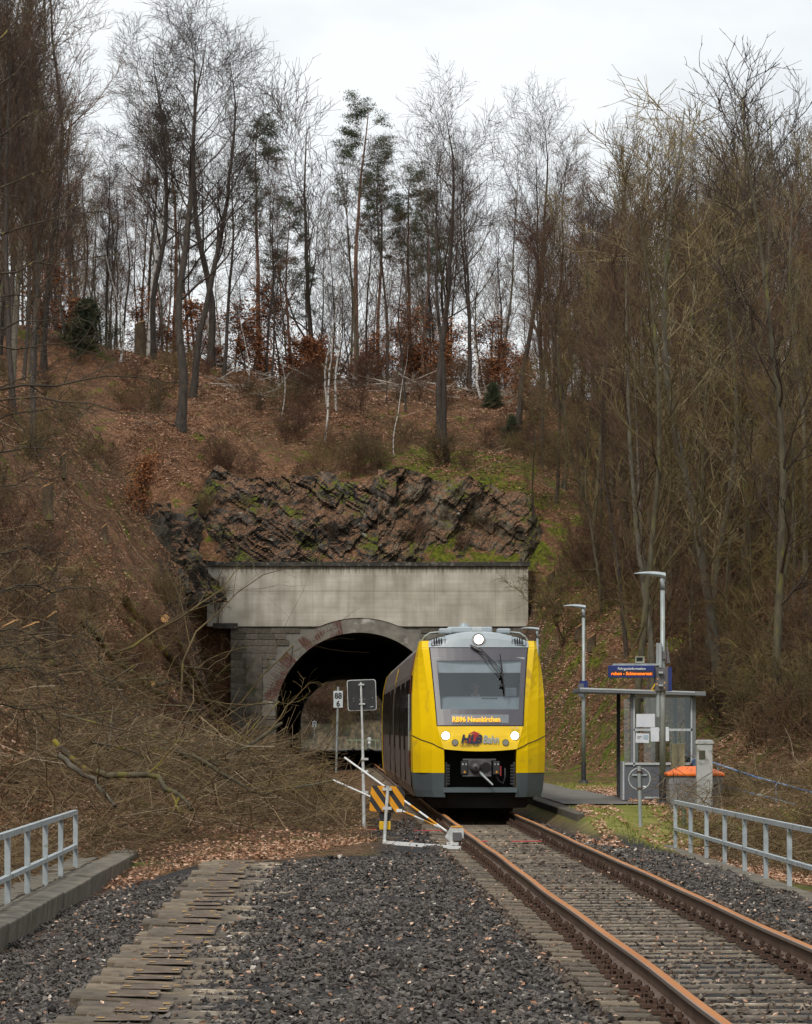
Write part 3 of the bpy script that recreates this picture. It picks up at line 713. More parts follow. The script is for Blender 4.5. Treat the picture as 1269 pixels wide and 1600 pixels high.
# ------------------------------------------------------------------ loose stones of the ballast
def scatter_solid(name, pts, size, flat, template, tris, mt, kind='stuff', tint=None, label=None, cat=None):
    n = len(pts); k = len(template)
    # random rotations
    q = rng.normal(size=(n, 4)); q /= np.linalg.norm(q, axis=1)[:, None]
    w, x, y, z = q.T
    R = np.stack([1-2*(y*y+z*z), 2*(x*y-z*w), 2*(x*z+y*w), 2*(x*y+z*w), 1-2*(x*x+z*z), 2*(y*z-x*w), 2*(x*z-y*w), 2*(y*z+x*w), 1-2*(x*x+y*y)], 1).reshape(n, 3, 3)
    T = template[None]*(1+rng.normal(size=(n, k, 1))*.16)
    T = T*(size[:, None, None])*np.stack([rng.uniform(.8, 1.3, n), rng.uniform(.6, 1, n), rng.uniform(.35, .75, n)], 1)[:, None, :]
    V = np.einsum('nij,nkj->nki', R, T); V[:, :, 2] *= flat
    V = V+pts[:, None, :]
    Fq = (tris[None]+np.arange(n)[:, None, None]*k).reshape(-1, tris.shape[1])
    t = rng.random(n) if tint is None else tint
    me = mesh_np(name, V.reshape(-1, 3), [Fq], False, {'tint': np.repeat(t, k)})
    o = link(name, me, None, mt); tag(o, label, cat, kind=kind); return o
OCT = np.array([[1,.1,0],[-1,-.1,0],[0,1,.1],[.1,-1,0],[.2,0,1],[0,.2,-1]], float)
OCTF = np.array([[0,2,4],[2,1,4],[1,3,4],[3,0,4],[2,0,5],[1,2,5],[3,1,5],[0,3,5]])
def ballast_points():
    out = []
    for d0, d1, dens in ((18, 28, 560), (28, 38, 440), (38, 50, 320), (50, 62, 200), (62, 78, 110)):
        n = int((d1-d0)*10*dens)
        d = rng.uniform(d0, d1, n); c = rng.uniform(-3.6, 6.3, n)
        X = c+SL*d; px = 634.5+X/d*F_PX
        keep = (px > -70) & (px < 1340)
        keep &= ~((c > TC-.86) & (c < TC-.64)) & ~((c > TC+.64) & (c < TC+.86))
        ins = (np.abs(c-TC) < 1.22)
        keep &= ~(ins & (rng.random(n) > .42))
        keep &= ~((np.abs(c-AC) < 1.18) & (c < AC-.2+.5*fbm(d*.5, c*.5, 71)) & (rng.random(n) < .36-.3*sstep(d, 36, 48)))
        keep &= ~((c < 1.5+fbm(d*.8, c*.9, 55)*1.6) & (d > 51.5+fbm(c*1.4, d*0, 56)*2.5+.7*c)) & ~((c > 4.9) & (d > 64.5))
        keep &= ~((d > 62) & (np.abs(c-3.1) < 2.0) & (rng.random(n) < .6))
        c, d, ins = c[keep], d[keep], ins[keep]
        z = z_bed(c, d)+rng.uniform(-.03, .035, len(c))-ins*.02
        hump = fbm(c*1.3, d*.8, 77)*.05
        z = z+hump*(~ins)
        out.append(np.stack([c+SL*d, d, z], 1))
    return np.concatenate(out)
bp_ = ballast_points()
sz = rng.uniform(.017, .042, len(bp_))*np.where(bp_[:, 1] > 50, 1.35, 1)
cB = bp_[:, 0]-SL*bp_[:, 1]
tin = np.clip(rng.beta(2, 2.6, len(bp_))+np.where((cB > 2) & (cB < 4.3), .08, 0)+(rng.random(len(bp_)) < .012)*.9, 0, 1)
_in = np.abs(cB-TC) < 1.35
scatter_solid('ballast', bp_[_in], sz[_in], .8, OCT, OCTF, M['ballast_brown'], tint=tin[_in], label='brownish rust stained ballast stones between the rails', cat='ballast')
bp_, sz, tin = bp_[~_in], sz[~_in], tin[~_in]
scatter_solid('ballast', bp_, sz, .8, OCT, OCTF, M['ballast'], tint=tin, label='dark grey crushed stone ballast around the sleepers', cat='ballast')
# ------------------------------------------------------------------ train
DN = 72.3
train = empty('railcar', tr(TC, DN, 0), -SL, 'yellow fronted diesel railcar with lit headlights coming out of the tunnel', 'train')
KEYS = ('A', 'B', 'C', 'D')
LV = [  # z, A(x,y), B, C, D
    (.50, (0, .06), (.74, .10), (.98, .26), (1.33, .80)),
    (.86, (0, .03), (.735, .07), (.985, .22), (1.365, .78)),
    (1.33, (0, .00), (.745, .04), (.985, .18), (1.375, .75)),
    (1.60, (0, .03), (.83, .08), (.975, .20), (1.378, .80)),
    (1.83, (0, .09), (.885, .14), (.970, .24), (1.38, .86)),
    (2.40, (0, .35), (.925, .40), (1.03, .50), (1.378, 1.02)),
    (3.00, (0, .63), (.975, .68), (1.115, .80), (1.335, 1.28)),
    (3.45, (0, .84), (1.02, .90), (1.175, 1.02), (1.245, 1.42)),
    (3.60, (0, .95), (1.03, 1.02), (1.17, 1.14), (1.20, 1.50))]
_z = [l[0] for l in LV]
def SP(k, z):
    i = KEYS.index(k)+1
    return np.interp(z, _z, [l[i][0] for l in LV]), np.interp(z, _z, [l[i][1] for l in LV])
def front(s, z, off=0.0):
    """Point of the front surface: s in -1..1 between the two B edges."""
    xB, yB = SP('B', z); _, yA = SP('A', z)
    return (s*xB, yA+(yB-yA)*s*s-off, z)
def fpatch(b, s0, s1, z0, z1, ns=8, nz_=6, off=0.0, zlo=None):
    P = []
    for j in range(nz_+1):
        row = []
        for i in range(ns+1):
            s = s0+(s1-s0)*i/ns; zl = zlo(s) if zlo else z0
            row.append(front(s, zl+(z1-zl)*j/nz_, off))
        P.append(row)
    b.grid(P)
def frame_plate(b, s0, s1, z0, z1, off, th):
    fpatch(b, s0, s1, z0, z1, off=off)
# yellow hood under the windscreen
def hood_low(s): return 1.305+.045*s*s
h = MB(); fpatch(h, -1, 1, 1.33, 1.83, 14, 5, 0, hood_low)
P = [[front(-1+2*i/14, hood_low(-1+2*i/14)) for i in range(15)], [(front(-1+2*i/14, 1.3)[0], front(-1+2*i/14, 1.3)[1]+.35, hood_low(-1+2*i/14)+.02) for i in range(15)]]
h.grid(P)
h.build('hood', M['yellow'], train, smooth=False)
def seam(key_t): return ip(key_t, [0, .45, 1], [1.355, 1.45, 1.63])
def flank(b, z0f, z1, s, nz_=12, ymax=2.6):
    """Corner and side from B round to the side wall. s=-1 left, 1 right."""
    cols = []
    for t in (0, .5, 1.0, 1.5, 2.0, 3.0):
        col = []
        zl = z0f(min(t/2, 1))
        for j in range(nz_+1):
            z = zl+(z1-zl)*j/nz_
            B, Cc, D = SP('B', z), SP('C', z), SP('D', z)
            if t <= 1: x = B[0]+(Cc[0]-B[0])*t; y = B[1]+(Cc[1]-B[1])*t
            elif t <= 2: u = t-1; x = Cc[0]+(D[0]-Cc[0])*u; y = Cc[1]+(D[1]-Cc[1])*u
            else: x = D[0]+(.0 if z > 3 else 0); y = ymax
            if 1 < t < 2: bul = .035; x += bul
            col.append((s*x, y, z))
        cols.append(col)
    if s < 0: cols = cols[::-1]
    b.grid([[c[j] for c in cols] for j in range(nz_+1)])
for s in (-1, 1):
    b = MB(); flank(b, lambda t: seam(t)+.0, 3.60, s); b.build('corner_pillar', M['yellow'], train)
    b = MB(); flank(b, lambda t: .86, 1.30, s, 4)
    # upper edge follows the seam
    b = MB(); cols = []
    for t in (0, .5, 1.0, 1.5, 2.0, 3.0):
        zt = seam(min(t/2, 1))-.012; col = []
        for j in range(6):
            z = .86+(zt-.86)*j/5
            B, Cc, D = SP('B', z), SP('C', z), SP('D', z)
            if t <= 1: x = B[0]+(Cc[0]-B[0])*t; y = B[1]+(Cc[1]-B[1])*t
            elif t <= 2: u = t-1; x = Cc[0]+(D[0]-Cc[0])*u+(.035 if t < 2 else 0); y = Cc[1]+(D[1]-Cc[1])*u
            else: x, y = D[0], 2.6
            col.append((s*x, y, z))
        cols.append(col)
    if s < 0: cols = cols[::-1]
    b.grid([[c[j] for c in cols] for j in range(6)])
    # inner cheek of the coupler bay
    b.grid([[(s*.735, .07, .50), (s*.74, .06, 1.36)], [(s*.735, .9, .50), (s*.74, .9, 1.36)]])
    b.build('lower_corner', M['yellow'], train)
    b = MB(); cols = []
    for t in (0, .5, 1.0, 1.5, 2.0, 3.0):
        col = []
        for z in (.36, .50, .857):
            k = .97 if z < .4 else 1
            B, Cc, D = SP('B', z), SP('C', z), SP('D', z)
            if t <= 1: x = B[0]+(Cc[0]-B[0])*t; y = B[1]+(Cc[1]-B[1])*t
            elif t <= 2: u = t-1; x = Cc[0]+(D[0]-Cc[0])*u; y = Cc[1]+(D[1]-Cc[1])*u
            else: x, y = D[0], 2.6
            col.append((s*x*k, y-.004, z))
        cols.append(col)
    if s < 0: cols = cols[::-1]
    b.grid([[c[j] for c in cols] for j in range(3)])
    b.build('bumper_corner', M['train_grey'], train)
    # dark seam strip
    b = MB(); pts = []
    for t in (0, .5, 1.0, 1.5, 2.0):
        z = seam(min(t/2, 1))-.006; B, Cc, D = SP('B', z), SP('C', z), SP('D', z)
        if t <= 1: x = B[0]+(Cc[0]-B[0])*t; y = B[1]+(Cc[1]-B[1])*t
        else: u = t-1; x = Cc[0]+(D[0]-Cc[0])*u+(.035 if t < 2 else 0); y = Cc[1]+(D[1]-Cc[1])*u
        pts.append((s*x, y-.004, z))
    b.tube(pts, .010, 5); b.build('panel_seam', M['void'], train)
    # ridged buffer pad beside the bay
    b = MB()
    for k in range(7): b.box(s*.66-.035, s*.66+.035, .12, .24, .62+k*.062, .655+k*.062)
    b.box(s*.70-.02, s*.70+.02, .14, .6, .58, 1.08); b.build('climber', M['black_dusty'], train)
# lower lip and plough
b = MB(); b.grid([[(x, .06+.05*(x/.74)**2-.05, z) for x in np.linspace(-.76, .76, 9)] for z in (.46, .56)])
b.grid([[(x, .01+.05*(x/.74)**2, .56) for x in np.linspace(-.76, .76, 9)], [(x, .5, .56) for x in np.linspace(-.76, .76, 9)]])
b.build('bay_lip', M['train_grey'], train)
b = MB(); rows = []
for z, hw, y in ((.13, .98, .34), (.30, 1.12, .26), (.49, 1.20, .20)):
    rows.append([(x*hw, y+.5*abs(x)**3, z) for x in np.linspace(-1, 1, 13)])
b.grid(rows); b.grid([[(p[0], p[1], p[2]) for p in rows[0]], [(p[0]*.9, 2.4, p[2]) for p in rows[0]]])
b.build('plough', M['void'], train)
# coupler bay interior
b = MB(); b.box(-.76, .76, .9, .95, .3, 1.5); b.box(-.76, .76, .35, .95, 1.40, 1.44); b.box(-.76, .76, .5, .95, .44, .48); b.build('coupler_bay', M['void'], train)
M['coupler'] = mat('coupler_metal', (.06,.058,.062), (.11,.105,.11), 8, .6, .2, .3)
cx = .0
b = MB(); b.box(cx-.255, cx+.23, .04, .14, .80, 1.13); b.box(cx-.36, cx+.33, .10, .16, 1.11, 1.15); b.box(cx-.37, cx+.23, .02, .16, .78, .815)
cpl = b.build('coupler', M['coupler'], train, bevel=.01)
b = MB(); b.tube([(cx-.10, .04, .97), (cx-.10, -.06, .97), (cx-.10, -.13, .97)], [.125, .095, .055], 16); b.build('coupler_cone', M['coupler'], cpl, smooth=True)
b = MB(); b.disc((cx+.115, .035, .97), .105, 'y', .012, 20); b.build('coupler_cup', M['void'], cpl)
b = MB(); b.disc((cx-.10, -.135, .97), .028, 'y', .01, 12); b.build('coupler_pin', M['void'], cpl)
b = MB(); b.tube([(cx-.02, .0, .88), (cx+.08, -.10, .78), (cx+.25, -.16, .615)], [.03, .025, .018], 8); b.build('coupler_lever', M['galv'], cpl)
for s in (-1, 1):
    b = MB(); x = cx+s*.315+(.02 if s > 0 else -.01); b.box(x-.075, x+.065, .0, .12, .83, 1.10); cb = b.build('contact_box', M['black'], cpl, bevel=.008)
    b = MB(); b.add([(x-.028, -.004, .862), (x+.028, -.004, .862), (x, -.004, .91)], [(0, 1, 2)]); b.build('warning_triangle', M['barrier_yellow'], cb)
    b = MB(); b.box(x-.05, x-.02, -.006, 0, 1.02, 1.06); b.box(x+.015, x+.045, -.006, 0, 1.02, 1.06); b.build('contact', M['galv'], cb)
b = MB(); b.box(cx+.405, cx+.43, .03, .06, .80, 1.0); b.build('red_tap', M['red'], cpl)
b = MB(); b.tube([(.30, .2, .86), (.38, .15, .70), (.47, .16, .64), (.52, .22, .78), (.52, .3, .95)], .018, 6); b.build('air_hose', M['black_dusty'], train)
# dark windscreen surround
b = MB(); SG = .885
fpatch(b, -1, 1, 3.18, 3.455, 12, 3); fpatch(b, -1, 1, 1.835, 2.17, 12, 3); fpatch(b, -1, -SG, 2.17, 3.18, 2, 8); fpatch(b, SG, 1, 2.17, 3.18, 2, 8)
b.build('windscreen_surround', M['mask_grey'], train)
b = MB()
for s0, s1, z0, z1 in ((-1.0, 1.0, 3.452, 3.470), (-1, 1, 1.823, 1.840)): fpatch(b, s0, s1, z0, z1, 12, 1, .006)
fpatch(b, -1.012, -.99, 1.83, 3.46, 1, 8, .006); fpatch(b, .99, 1.012, 1.83, 3.46, 1, 8, .006)
b.build('rubber_seal', M['void'], train)
b = MB(); fpatch(b, -SG, SG, 2.17, 3.18, 12, 8, -.004); wsc = b.build('windscreen', M['windscreen'], train, smooth=True)
# destination display
b = MB(); fpatch(b, -.66, .66, 1.885, 2.06, 10, 2, .006); dsp = b.build('destination_display', mat('display_film', (.15,.17,.19), (.17,.19,.20), 5, .35), train)
lean = math.atan2(.28-.02, .57)
text('RB96 Neunkirchen', 'destination_text', M['led_yellow'], dsp, (-.575, .098, 1.915), .155, (math.pi/2-.40, 0, 0), bold=.004, sx=.83)
# lamps
def lamp(name, x, z, r, mt, yoff=.0, ring=M['void']):
    s = x/SP('B', z)[0]; p = front(s, z)
    b = MB(); b.disc((p[0], p[1]-.006+yoff, p[2]), r*1.16, 'y', .03, 24); o = b.build(name, ring, train)
    b = MB(); b.disc((p[0], p[1]-.024+yoff, p[2]), r, 'y', .02, 24); b.build('lens', mt, o); return o
for s in (-1, 1):
    lamp('headlight', s*.71, 1.625, .080, M['lamp_on']); lamp('tail_light', s*.52, 1.485, .058, M['lens_off'])
# lettering on the hood
hl = text('H', 'lettering', M['navy'], train, (-.405, -.012, 1.475), .245, (math.pi/2-.12, 0, 0), shear=.22, bold=.010)
text('L', 'lettering', M['navy'], train, (-.225, -.016, 1.475), .245, (math.pi/2-.12, 0, 0), shear=.22, bold=.010)
text('B', 'lettering', M['navy'], train, (-.115, -.016, 1.475), .245, (math.pi/2-.12, 0, 0), shear=.22, bold=.010)
text('Bahn', 'lettering', mat('pale_blue_lettering', (.30,.37,.42), None, rough=.5), train, (.045, -.012, 1.475), .225, (math.pi/2-.12, 0, 0), shear=.22, bold=.005, sx=.74)
text('Hessenbahn GmbH', 'lettering', M['navy'], train, (-.42, -.012, 1.412), .055, (math.pi/2-.10, 0, 0), sx=.9)
text('VT 506', 'lettering', M['palegrey'], train, (.62, .045, 1.765), .058, (math.pi/2-.3, 0, .08))
b = MB(); y = -.008
b.add([(-.255, .004, 1.66), (-.13, .010, 1.72), (.02, .004, 1.66), (-.04, .0, 1.66), (-.055, y, 1.48), (-.15, y, 1.48), (-.14, .0, 1.66)], [(0, 1, 2, 3, 6), (6, 3, 4, 5)])
b.add([(-.33, y, 1.475), (-.285, y, 1.475), (-.28, y, 1.52), (-.32, y, 1.505)], [(0, 1, 2, 3)])
b.add([(-.245, y, 1.475), (-.205, y, 1.475), (-.19, y, 1.60), (-.235, y, 1.555)], [(0, 1, 2, 3)])
b.build('arrow_emblem', M['red'], train)
# grey roof cap above the windscreen
def ztop(x): return 3.80-.21*(x/1.05)**2
b = MB(); rows = []
xs = np.linspace(-1.04, 1.04, 15)
zb = 3.462
for f, yy, zz in ((0, 0, 0), (.5, .05, .55), (.85, .13, .9), (1, .30, 1.0)):
    rows.append([(x, SP('A', 3.45)[1]+.06*(x/1.04)**2+yy, zb+(ztop(x)-zb)*zz) for x in xs])
rows.append([(x, 3.0, ztop(x)+.03) for x in xs])
b.grid(rows)
b.build('roof_cap', M['roof_grey'], train, smooth=False)
for s in (-1, 1):
    b = MB(); b.grid([[(s*1.04, .93, 3.46), (s*1.175, 1.03, 3.46)], [(s*1.04, 1.1, 3.59), (s*1.17, 1.14, 3.60)], [(s*1.04, 2.6, 3.62), (s*1.20, 2.6, 3.60)]]); b.build('pillar_cap', M['yellow'], train)
    b = MB(); x = s*.84
    for k in range(4): b.box(x-.095+k*.05, x-.070+k*.05, .885, .93, 3.53, 3.65)
    lv = b.build('louvre', M['void'], train)
    b = MB(); y = .898
    for (x0, x1, z0, z1) in ((x-.14, x+.14, 3.675, 3.685), (x-.14, x+.14, 3.495, 3.505), (x-.145, x-.137, 3.5, 3.685), (x+.137, x+.145, 3.5, 3.685)): b.box(x0, x1, y-.01, y+.02, z0, z1)
    b.build('louvre_frame', M['train_grey'], lv)
# top headlight
b = MB(); b.tube([(-.0, .845, 3.625), (0, 1.0, 3.625)], .135, 24); tl = b.build('top_headlight', M['roof_grey'], train)
b = MB(); b.disc((0, .842, 3.625), .115, 'y', .012, 24); b.build('lamp_rim', M['black'], tl)
b = MB(); b.disc((0, .832, 3.625), .10, 'y', .014, 24); b.build('lens', M['lamp_warm'], tl)
# wipers
b = MB()
b.tube([(-.14, .80, 3.50), (.05, .72, 3.42), (.33, .60, 3.14), (.46, .54, 2.98)], .011, 5)
b.tube([(-.10, .79, 3.48), (.10, .70, 3.36), (.34, .58, 3.08), (.45, .52, 2.92)], .011, 5)
b.tube([(-.13, .80, 3.46), (.0, .74, 3.36), (.28, .58, 3.06), (.43, .50, 2.87)], .010, 5)
b.tube([(-.17, .80, 3.505), (-.08, .76, 3.44), (.06, .70, 3.37)], [.022, .032, .02], 7)
wp = b.build('wiper_arm', M['black'], train)
b = MB(); b.tube([(.435, .60, 3.32), (.47, .50, 2.95), (.50, .40, 2.72), (.525, .30, 2.46)], [.012, .026, .018, .010], 6); b.box(.40, .51, .46, .50, 2.86, 2.90); b.box(.42, .50, .40, .44, 2.65, 2.69)
b.build('wiper_blade', M['black'], wp)
# roof gear
b = MB(); b.box(-.60, .35, 2.2, 4.2, 3.80, 3.93); b.build('roof_box', M['roof_grey'], train, bevel=.03)
b = MB(); b.box(-.12, .10, 1.25, 1.5, 3.80, 3.90); b.build('roof_socket', M['light_frame'], train, bevel=.02)
for s in (-1, 1):
    x = s*.66 if s < 0 else .56
    b = MB(); b.box(x-.15, x+.13, 1.35, 1.75, 3.76, 3.87); hb = b.build('aerial_box', M['roof_grey'], train, bevel=.03)
    b = MB(); b.tube([(x+s*.1, 1.5, 3.80), (x+s*.33, 1.5, 3.78), (x+s*.45, 1.52, 3.70), (x+s*.50, 1.55, 3.62)], .016, 6); b.build('pipe', M['galv'], hb)
b = MB(); b.tube([(-.22, 3.0, 3.9), (-.22, 3.0, 4.02)], [.13, .09], 12); b.build('exhaust', M['roof_grey'], train)
# body
half = [(1.28,.32),(1.36,.55),(1.38,.95),(1.38,2.30),(1.345,2.95),(1.24,3.42),(1.05,3.64),(.6,3.77),(0,3.80)]
def section(k=1): return [(x*k, z) for x, z in half]+[(-x*k, z) for x, z in reversed(half[:-1])]
def body(y0, y1, name):
    b = MB(); sec = section(); n = len(sec)
    b.grid([[(x, y, z) for x, z in sec] for y in (y0, y1)])
    return b.build(name, M['train_body'], train)
M['train_body'] = mat('train_body', (.12,.105,.105), (.165,.15,.145), 1.5, .35, 0, stretch=(1,.4,1), c3=(.07,.06,.055), s3=2, t3=.6)
M['train_red'] = mat('train_red', (.20,.018,.018), (.15,.014,.014), 2, .4)
b = MB(); sec = section(); b.grid([[(x, y, z) for x, z in sec] for y in (2.6, 20.4)]); body1 = b.build('front_body', M['train_body'], train)
b = MB(); b.grid([[(x, y, z) for x, z in sec] for y in (21.3, 39.6)]); body2 = b.build('rear_body', M['train_body'], train)
b = MB(); b.grid([[(x*(.985-.02*(i % 2)), y, z*(.99-.01*(i % 2))) for x, z in sec] for i, y in enumerate(np.linspace(20.3, 21.4, 13))]); b.build('gangway', M['void'], train)
b = MB(); b.grid([[(x*1.004, y, z) for x, z in sec] for y in (39.6, 41.0)]); b.add([(x, 41.3, z) for x, z in sec], [tuple(range(len(sec)))]); b.build('rear_end', M['yellow'], train)
for s in (-1, 1):
    for (y0, y1) in ((2.6, 3.6), (38.6, 39.6)):
        q = MB(); pl = [p for p in half]; q.grid([[(s*(x+.006), y, z) for x, z in pl[2:7]] for y in (y0, y1)]); q.build('red_band', M['train_red'], train)
    y = 3.7; k = 0
    while y < 38.8:
        door = k in (2, 5, 9, 13); w = 1.35 if door else 1.75
        if not (19.2 < y < 21.6):
            if door:
                for dy in (0, .68):
                    q = MB(); q.grid([[(s*1.392, yy, .60), (s*1.392, yy, 2.30), (s*1.36, yy, 2.85)] for yy in (y+dy, y+dy+.64)]); dr = q.build('door', mat('door_grey', (.10,.09,.09), (.13,.12,.115), 3, .35) if 'door_grey' not in bpy.data.materials else bpy.data.materials['door_grey'], train)
                    q = MB(); q.grid([[(s*1.399, yy, 1.30), (s*1.399, yy, 2.28), (s*1.369, yy, 2.72)] for yy in (y+dy+.10, y+dy+.54)]); q.build('pane', M['dark_glass'], dr)
            else:
                q = MB(); q.grid([[(s*1.390, yy, 1.62), (s*1.390, yy, 2.30), (s*1.358, yy, 2.84)] for yy in (y+.06, y+w-.06)]); q.build('window', M['dark_glass'], train)
        y += w+.05; k += 1
    # cab side window
    q = MB(); q.grid([[(s*1.388, 1.65, 1.75), (s*1.388, 1.85, 2.3), (s*1.352, 2.0, 2.9)], [(s*1.388, 2.5, 1.75), (s*1.388, 2.5, 2.3), (s*1.352, 2.5, 2.9)]]); q.build('cab_window', M['dark_glass'], train)
    q = MB(); q.tube([(s*1.41, 2.45, 1.3), (s*1.41, 2.45, 2.5)], .018, 6); q.build('grab_rail', M['galv'], train)
# underframe and wheels
b = MB(); b.box(-1.15, 1.15, 2.0, 40.6, .34, .9); b.box(-1.2, 1.2, 6.5, 14, .22, .7); b.box(-1.2, 1.2, 26, 34, .22, .7); b.build('underframe', M['void'], train)
for y in (2.9, 4.8, 19.9, 21.8, 36.9, 38.8):
    b = MB()
    for s in (-1, 1): b.disc((s*.75, y, .38), .38, 'x', .13, 28); b.disc((s*.69, y, .38), .41, 'x', .03, 28)
    b.tube([(-.7, y, .38), (.7, y, .38)], .08, 10)
    b.build('wheelset', M['rust'], train)
for y in (3.85, 20.85, 37.85):
    b = MB()
    for s in (-1, 1): b.box(s*.98-.08, s*.98+.08, y-1.4, y+1.4, .38, .62); b.box(s*.98-.12, s*.98+.12, y-1.05, y-.8, .25, .55); b.box(s*.98-.12, s*.98+.12, y+.8, y+1.05, .25, .55)
    b.build('bogie_frame', M['black_dusty'], train)
# cab interior
M['cab_grey'] = mat('cab_grey', (.13,.15,.165), (.16,.18,.20), 2, .7)
M['cab_dark'] = mat('cab_dark', (.045,.052,.060), (.060,.068,.076), 2, .8)
M['dash'] = mat('dash', (.20,.235,.26), (.24,.275,.30), 3, .7)
b = MB(); b.box(-1.1, 1.1, 3.2, 3.25, 1.0, 3.6); b.box(-1.15, 1.15, 1.0, 3.2, 1.15, 1.2)
b.add([(-1.1, 1.1, 1.2), (-1.1, 3.2, 1.2), (-1.1, 3.2, 3.5), (-1.1, 1.2, 3.4)], [(0, 1, 2, 3)]); b.add([(1.1, 1.1, 1.2), (1.1, 3.2, 1.2), (1.1, 3.2, 3.5), (1.1, 1.2, 3.4)], [(0, 1, 2, 3)])
b.build('cab_wall', M['cab_dark'], train)
b = MB(); b.grid([[(x, y0+.08*x*x, z) for x in np.linspace(-.95, .95, 11)] for y0, z in ((.30, 2.10), (.42, 2.22), (.62, 2.40), (1.15, 2.44), (1.17, 1.3))]); ds_ = b.build('dashboard', M['dash'], train)
b = MB(); b.box(.05, .38, .60, .66, 2.38, 2.41); b.build('dash_vent', M['cab_dark'], ds_)
b = MB(); b.box(-.95, .95, .78, 1.25, 2.93, 3.25); b.build('sun_blind', M['light_frame'], train)
b = MB(); b.box(.55, .80, .9, 1.1, 2.44, 2.62); b.build('monitor', M['cab_grey'], train, bevel=.02)
b = MB(); b.box(-.28, .20, 2.15, 2.28, 1.75, 2.55); b.box(-.15, .10, 2.15, 2.24, 2.58, 2.82); b.box(-.26, .18, 1.65, 2.2, 1.62, 1.76); b.build('driver_seat', M['cab_dark'], train, bevel=.03)

# driver
def skin_body(name, pts, edges, mt, parent, sub=2):
    me = bpy.data.meshes.new(name); me.from_pydata([p[0] for p in pts], edges, []); me.update()
    o = link(name, me, parent, mt)
    md = o.modifiers.new('skin', 'SKIN'); me.skin_vertices.new() if not me.skin_vertices else None
    for i, p in enumerate(pts):
        r = p[1] if hasattr(p[1], '__len__') else (p[1], p[1]); me.skin_vertices[0].data[i].radius = r
    me.skin_vertices[0].data[0].use_root = True
    sbd = o.modifiers.new('sub', 'SUBSURF'); sbd.levels = sub; sbd.render_levels = sub
    md.use_smooth_shade = True
    return o
DX, DY = .0, 1.75
drv = empty('person', train.matrix_world @ Vector((0, 0, 0)), 0, 'driver in a dark blue jumper with white collar sitting behind the windscreen', 'person')
drv.location = tr(TC, DN+DY, 1.86)-Vector((.03, 0, 0)); drv.rotation_euler = (0, 0, -SL)
M['skin'] = mat('skin', (.48,.27,.19), (.42,.22,.15), 8, .55)
M['hair'] = mat('dark_hair', (.030,.020,.016), (.05,.035,.028), 20, .7)
M['jumper'] = mat('navy_jumper', (.020,.028,.050), (.03,.04,.065), 20, .9)
def arm(s): return [((s*.19, .0, .50), (.065, .07)), ((s*.235, -.04, .26), (.052, .055)), ((s*.20, -.30, .25), (.042, .042)), ((s*.16, -.47, .33), (.030, .032))]
pts = [((0, .05, .06), (.16, .12)), ((0, .05, .28), (.145, .10)), ((0, .03, .46), (.165, .10)), ((0, .01, .57), (.07, .065)), ((0, -.01, .66), (.052, .055)), ((0, -.025, .745), (.068, .080)), ((0, -.02, .83), (.074, .092)), ((0, -.015, .885), (.058, .070))]
ed = [(0,1),(1,2),(2,3),(3,4),(4,5),(5,6),(6,7)]; base = len(pts)
for s in (-1, 1):
    i0 = len(pts); pts += arm(s); ed += [(2, i0), (i0, i0+1), (i0+1, i0+2), (i0+2, i0+3)]
    # palm and fingers resting on the desk
    hx_, hy_, hz_ = s*.16, -.47, .33
    i1 = len(pts); pts.append(((hx_-s*.005, hy_-.07, hz_+.01), (.034, .016))); ed.append((i0+3, i1))
    for f in range(4):
        o_ = (f-1.5)*.019; ln = (.055, .066, .062, .048)[f]
        j = len(pts); pts += [((hx_+o_, hy_-.10, hz_+.012), .0095), ((hx_+o_*1.15, hy_-.10-ln*.6, hz_+.004), .0085), ((hx_+o_*1.2, hy_-.10-ln, hz_-.014), .007)]; ed += [(i1, j), (j, j+1), (j+1, j+2)]
    j = len(pts); pts += [((hx_-s*.042, hy_-.06, hz_+.0), .010), ((hx_-s*.058, hy_-.095, hz_-.008), .008)]; ed += [(i0+3, j), (j, j+1)]
i0 = len(pts)
for s in (-1, 1):
    k = len(pts); pts += [((s*.10, -.12, .05), (.085, .085)), ((s*.13, -.45, .04), (.065, .065)), ((s*.13, -.48, -.25), (.05, .05)), ((s*.13, -.56, -.42), (.04, .03))]; ed += [(0, k), (k, k+1), (k+1, k+2), (k+2, k+3)]
skin_body('body', pts, ed, M['skin'], drv, 2)
jp = [((0, .05, .02), (.175, .135)), ((0, .05, .28), (.162, .115)), ((0, .03, .45), (.18, .115)), ((0, .015, .545), (.10, .085))]; je = [(0,1),(1,2),(2,3)]
for s in (-1, 1):
    i0 = len(jp); jp += [((s*.19, .0, .50), (.078, .082)), ((s*.235, -.04, .26), (.064, .066)), ((s*.20, -.30, .25), (.052, .052)), ((s*.17, -.42, .31), (.042, .042))]; je += [(2, i0), (i0, i0+1), (i0+1, i0+2), (i0+2, i0+3)]
skin_body('jumper', jp, je, M['jumper'], drv, 2)
b = MB()
for s in (-1, 1): b.add([(s*.075, -.015, .635), (s*.10, -.03, .60), (s*.01, -.118, .49), (s*.004, -.10, .545), (s*.045, -.055, .62)], [(0, 1, 2, 3, 4)])
b.tube([(-.075, -.01, .63), (-.05, .05, .65), (.05, .05, .65), (.075, -.01, .63)], .014, 6); b.build('shirt_collar', M['white'], drv)
def ell(b, c, r, n=12, m=8, zmin=-1, ymaxcut=None):
    P = []
    for i in range(m+1):
        th = math.pi*i/m; P.append([(c[0]+r[0]*math.sin(th)*math.cos(2*math.pi*j/n), c[1]+r[1]*math.sin(th)*math.sin(2*math.pi*j/n), c[2]+r[2]*max(math.cos(th), zmin)) for j in range(n+1)])
    b.grid(P)
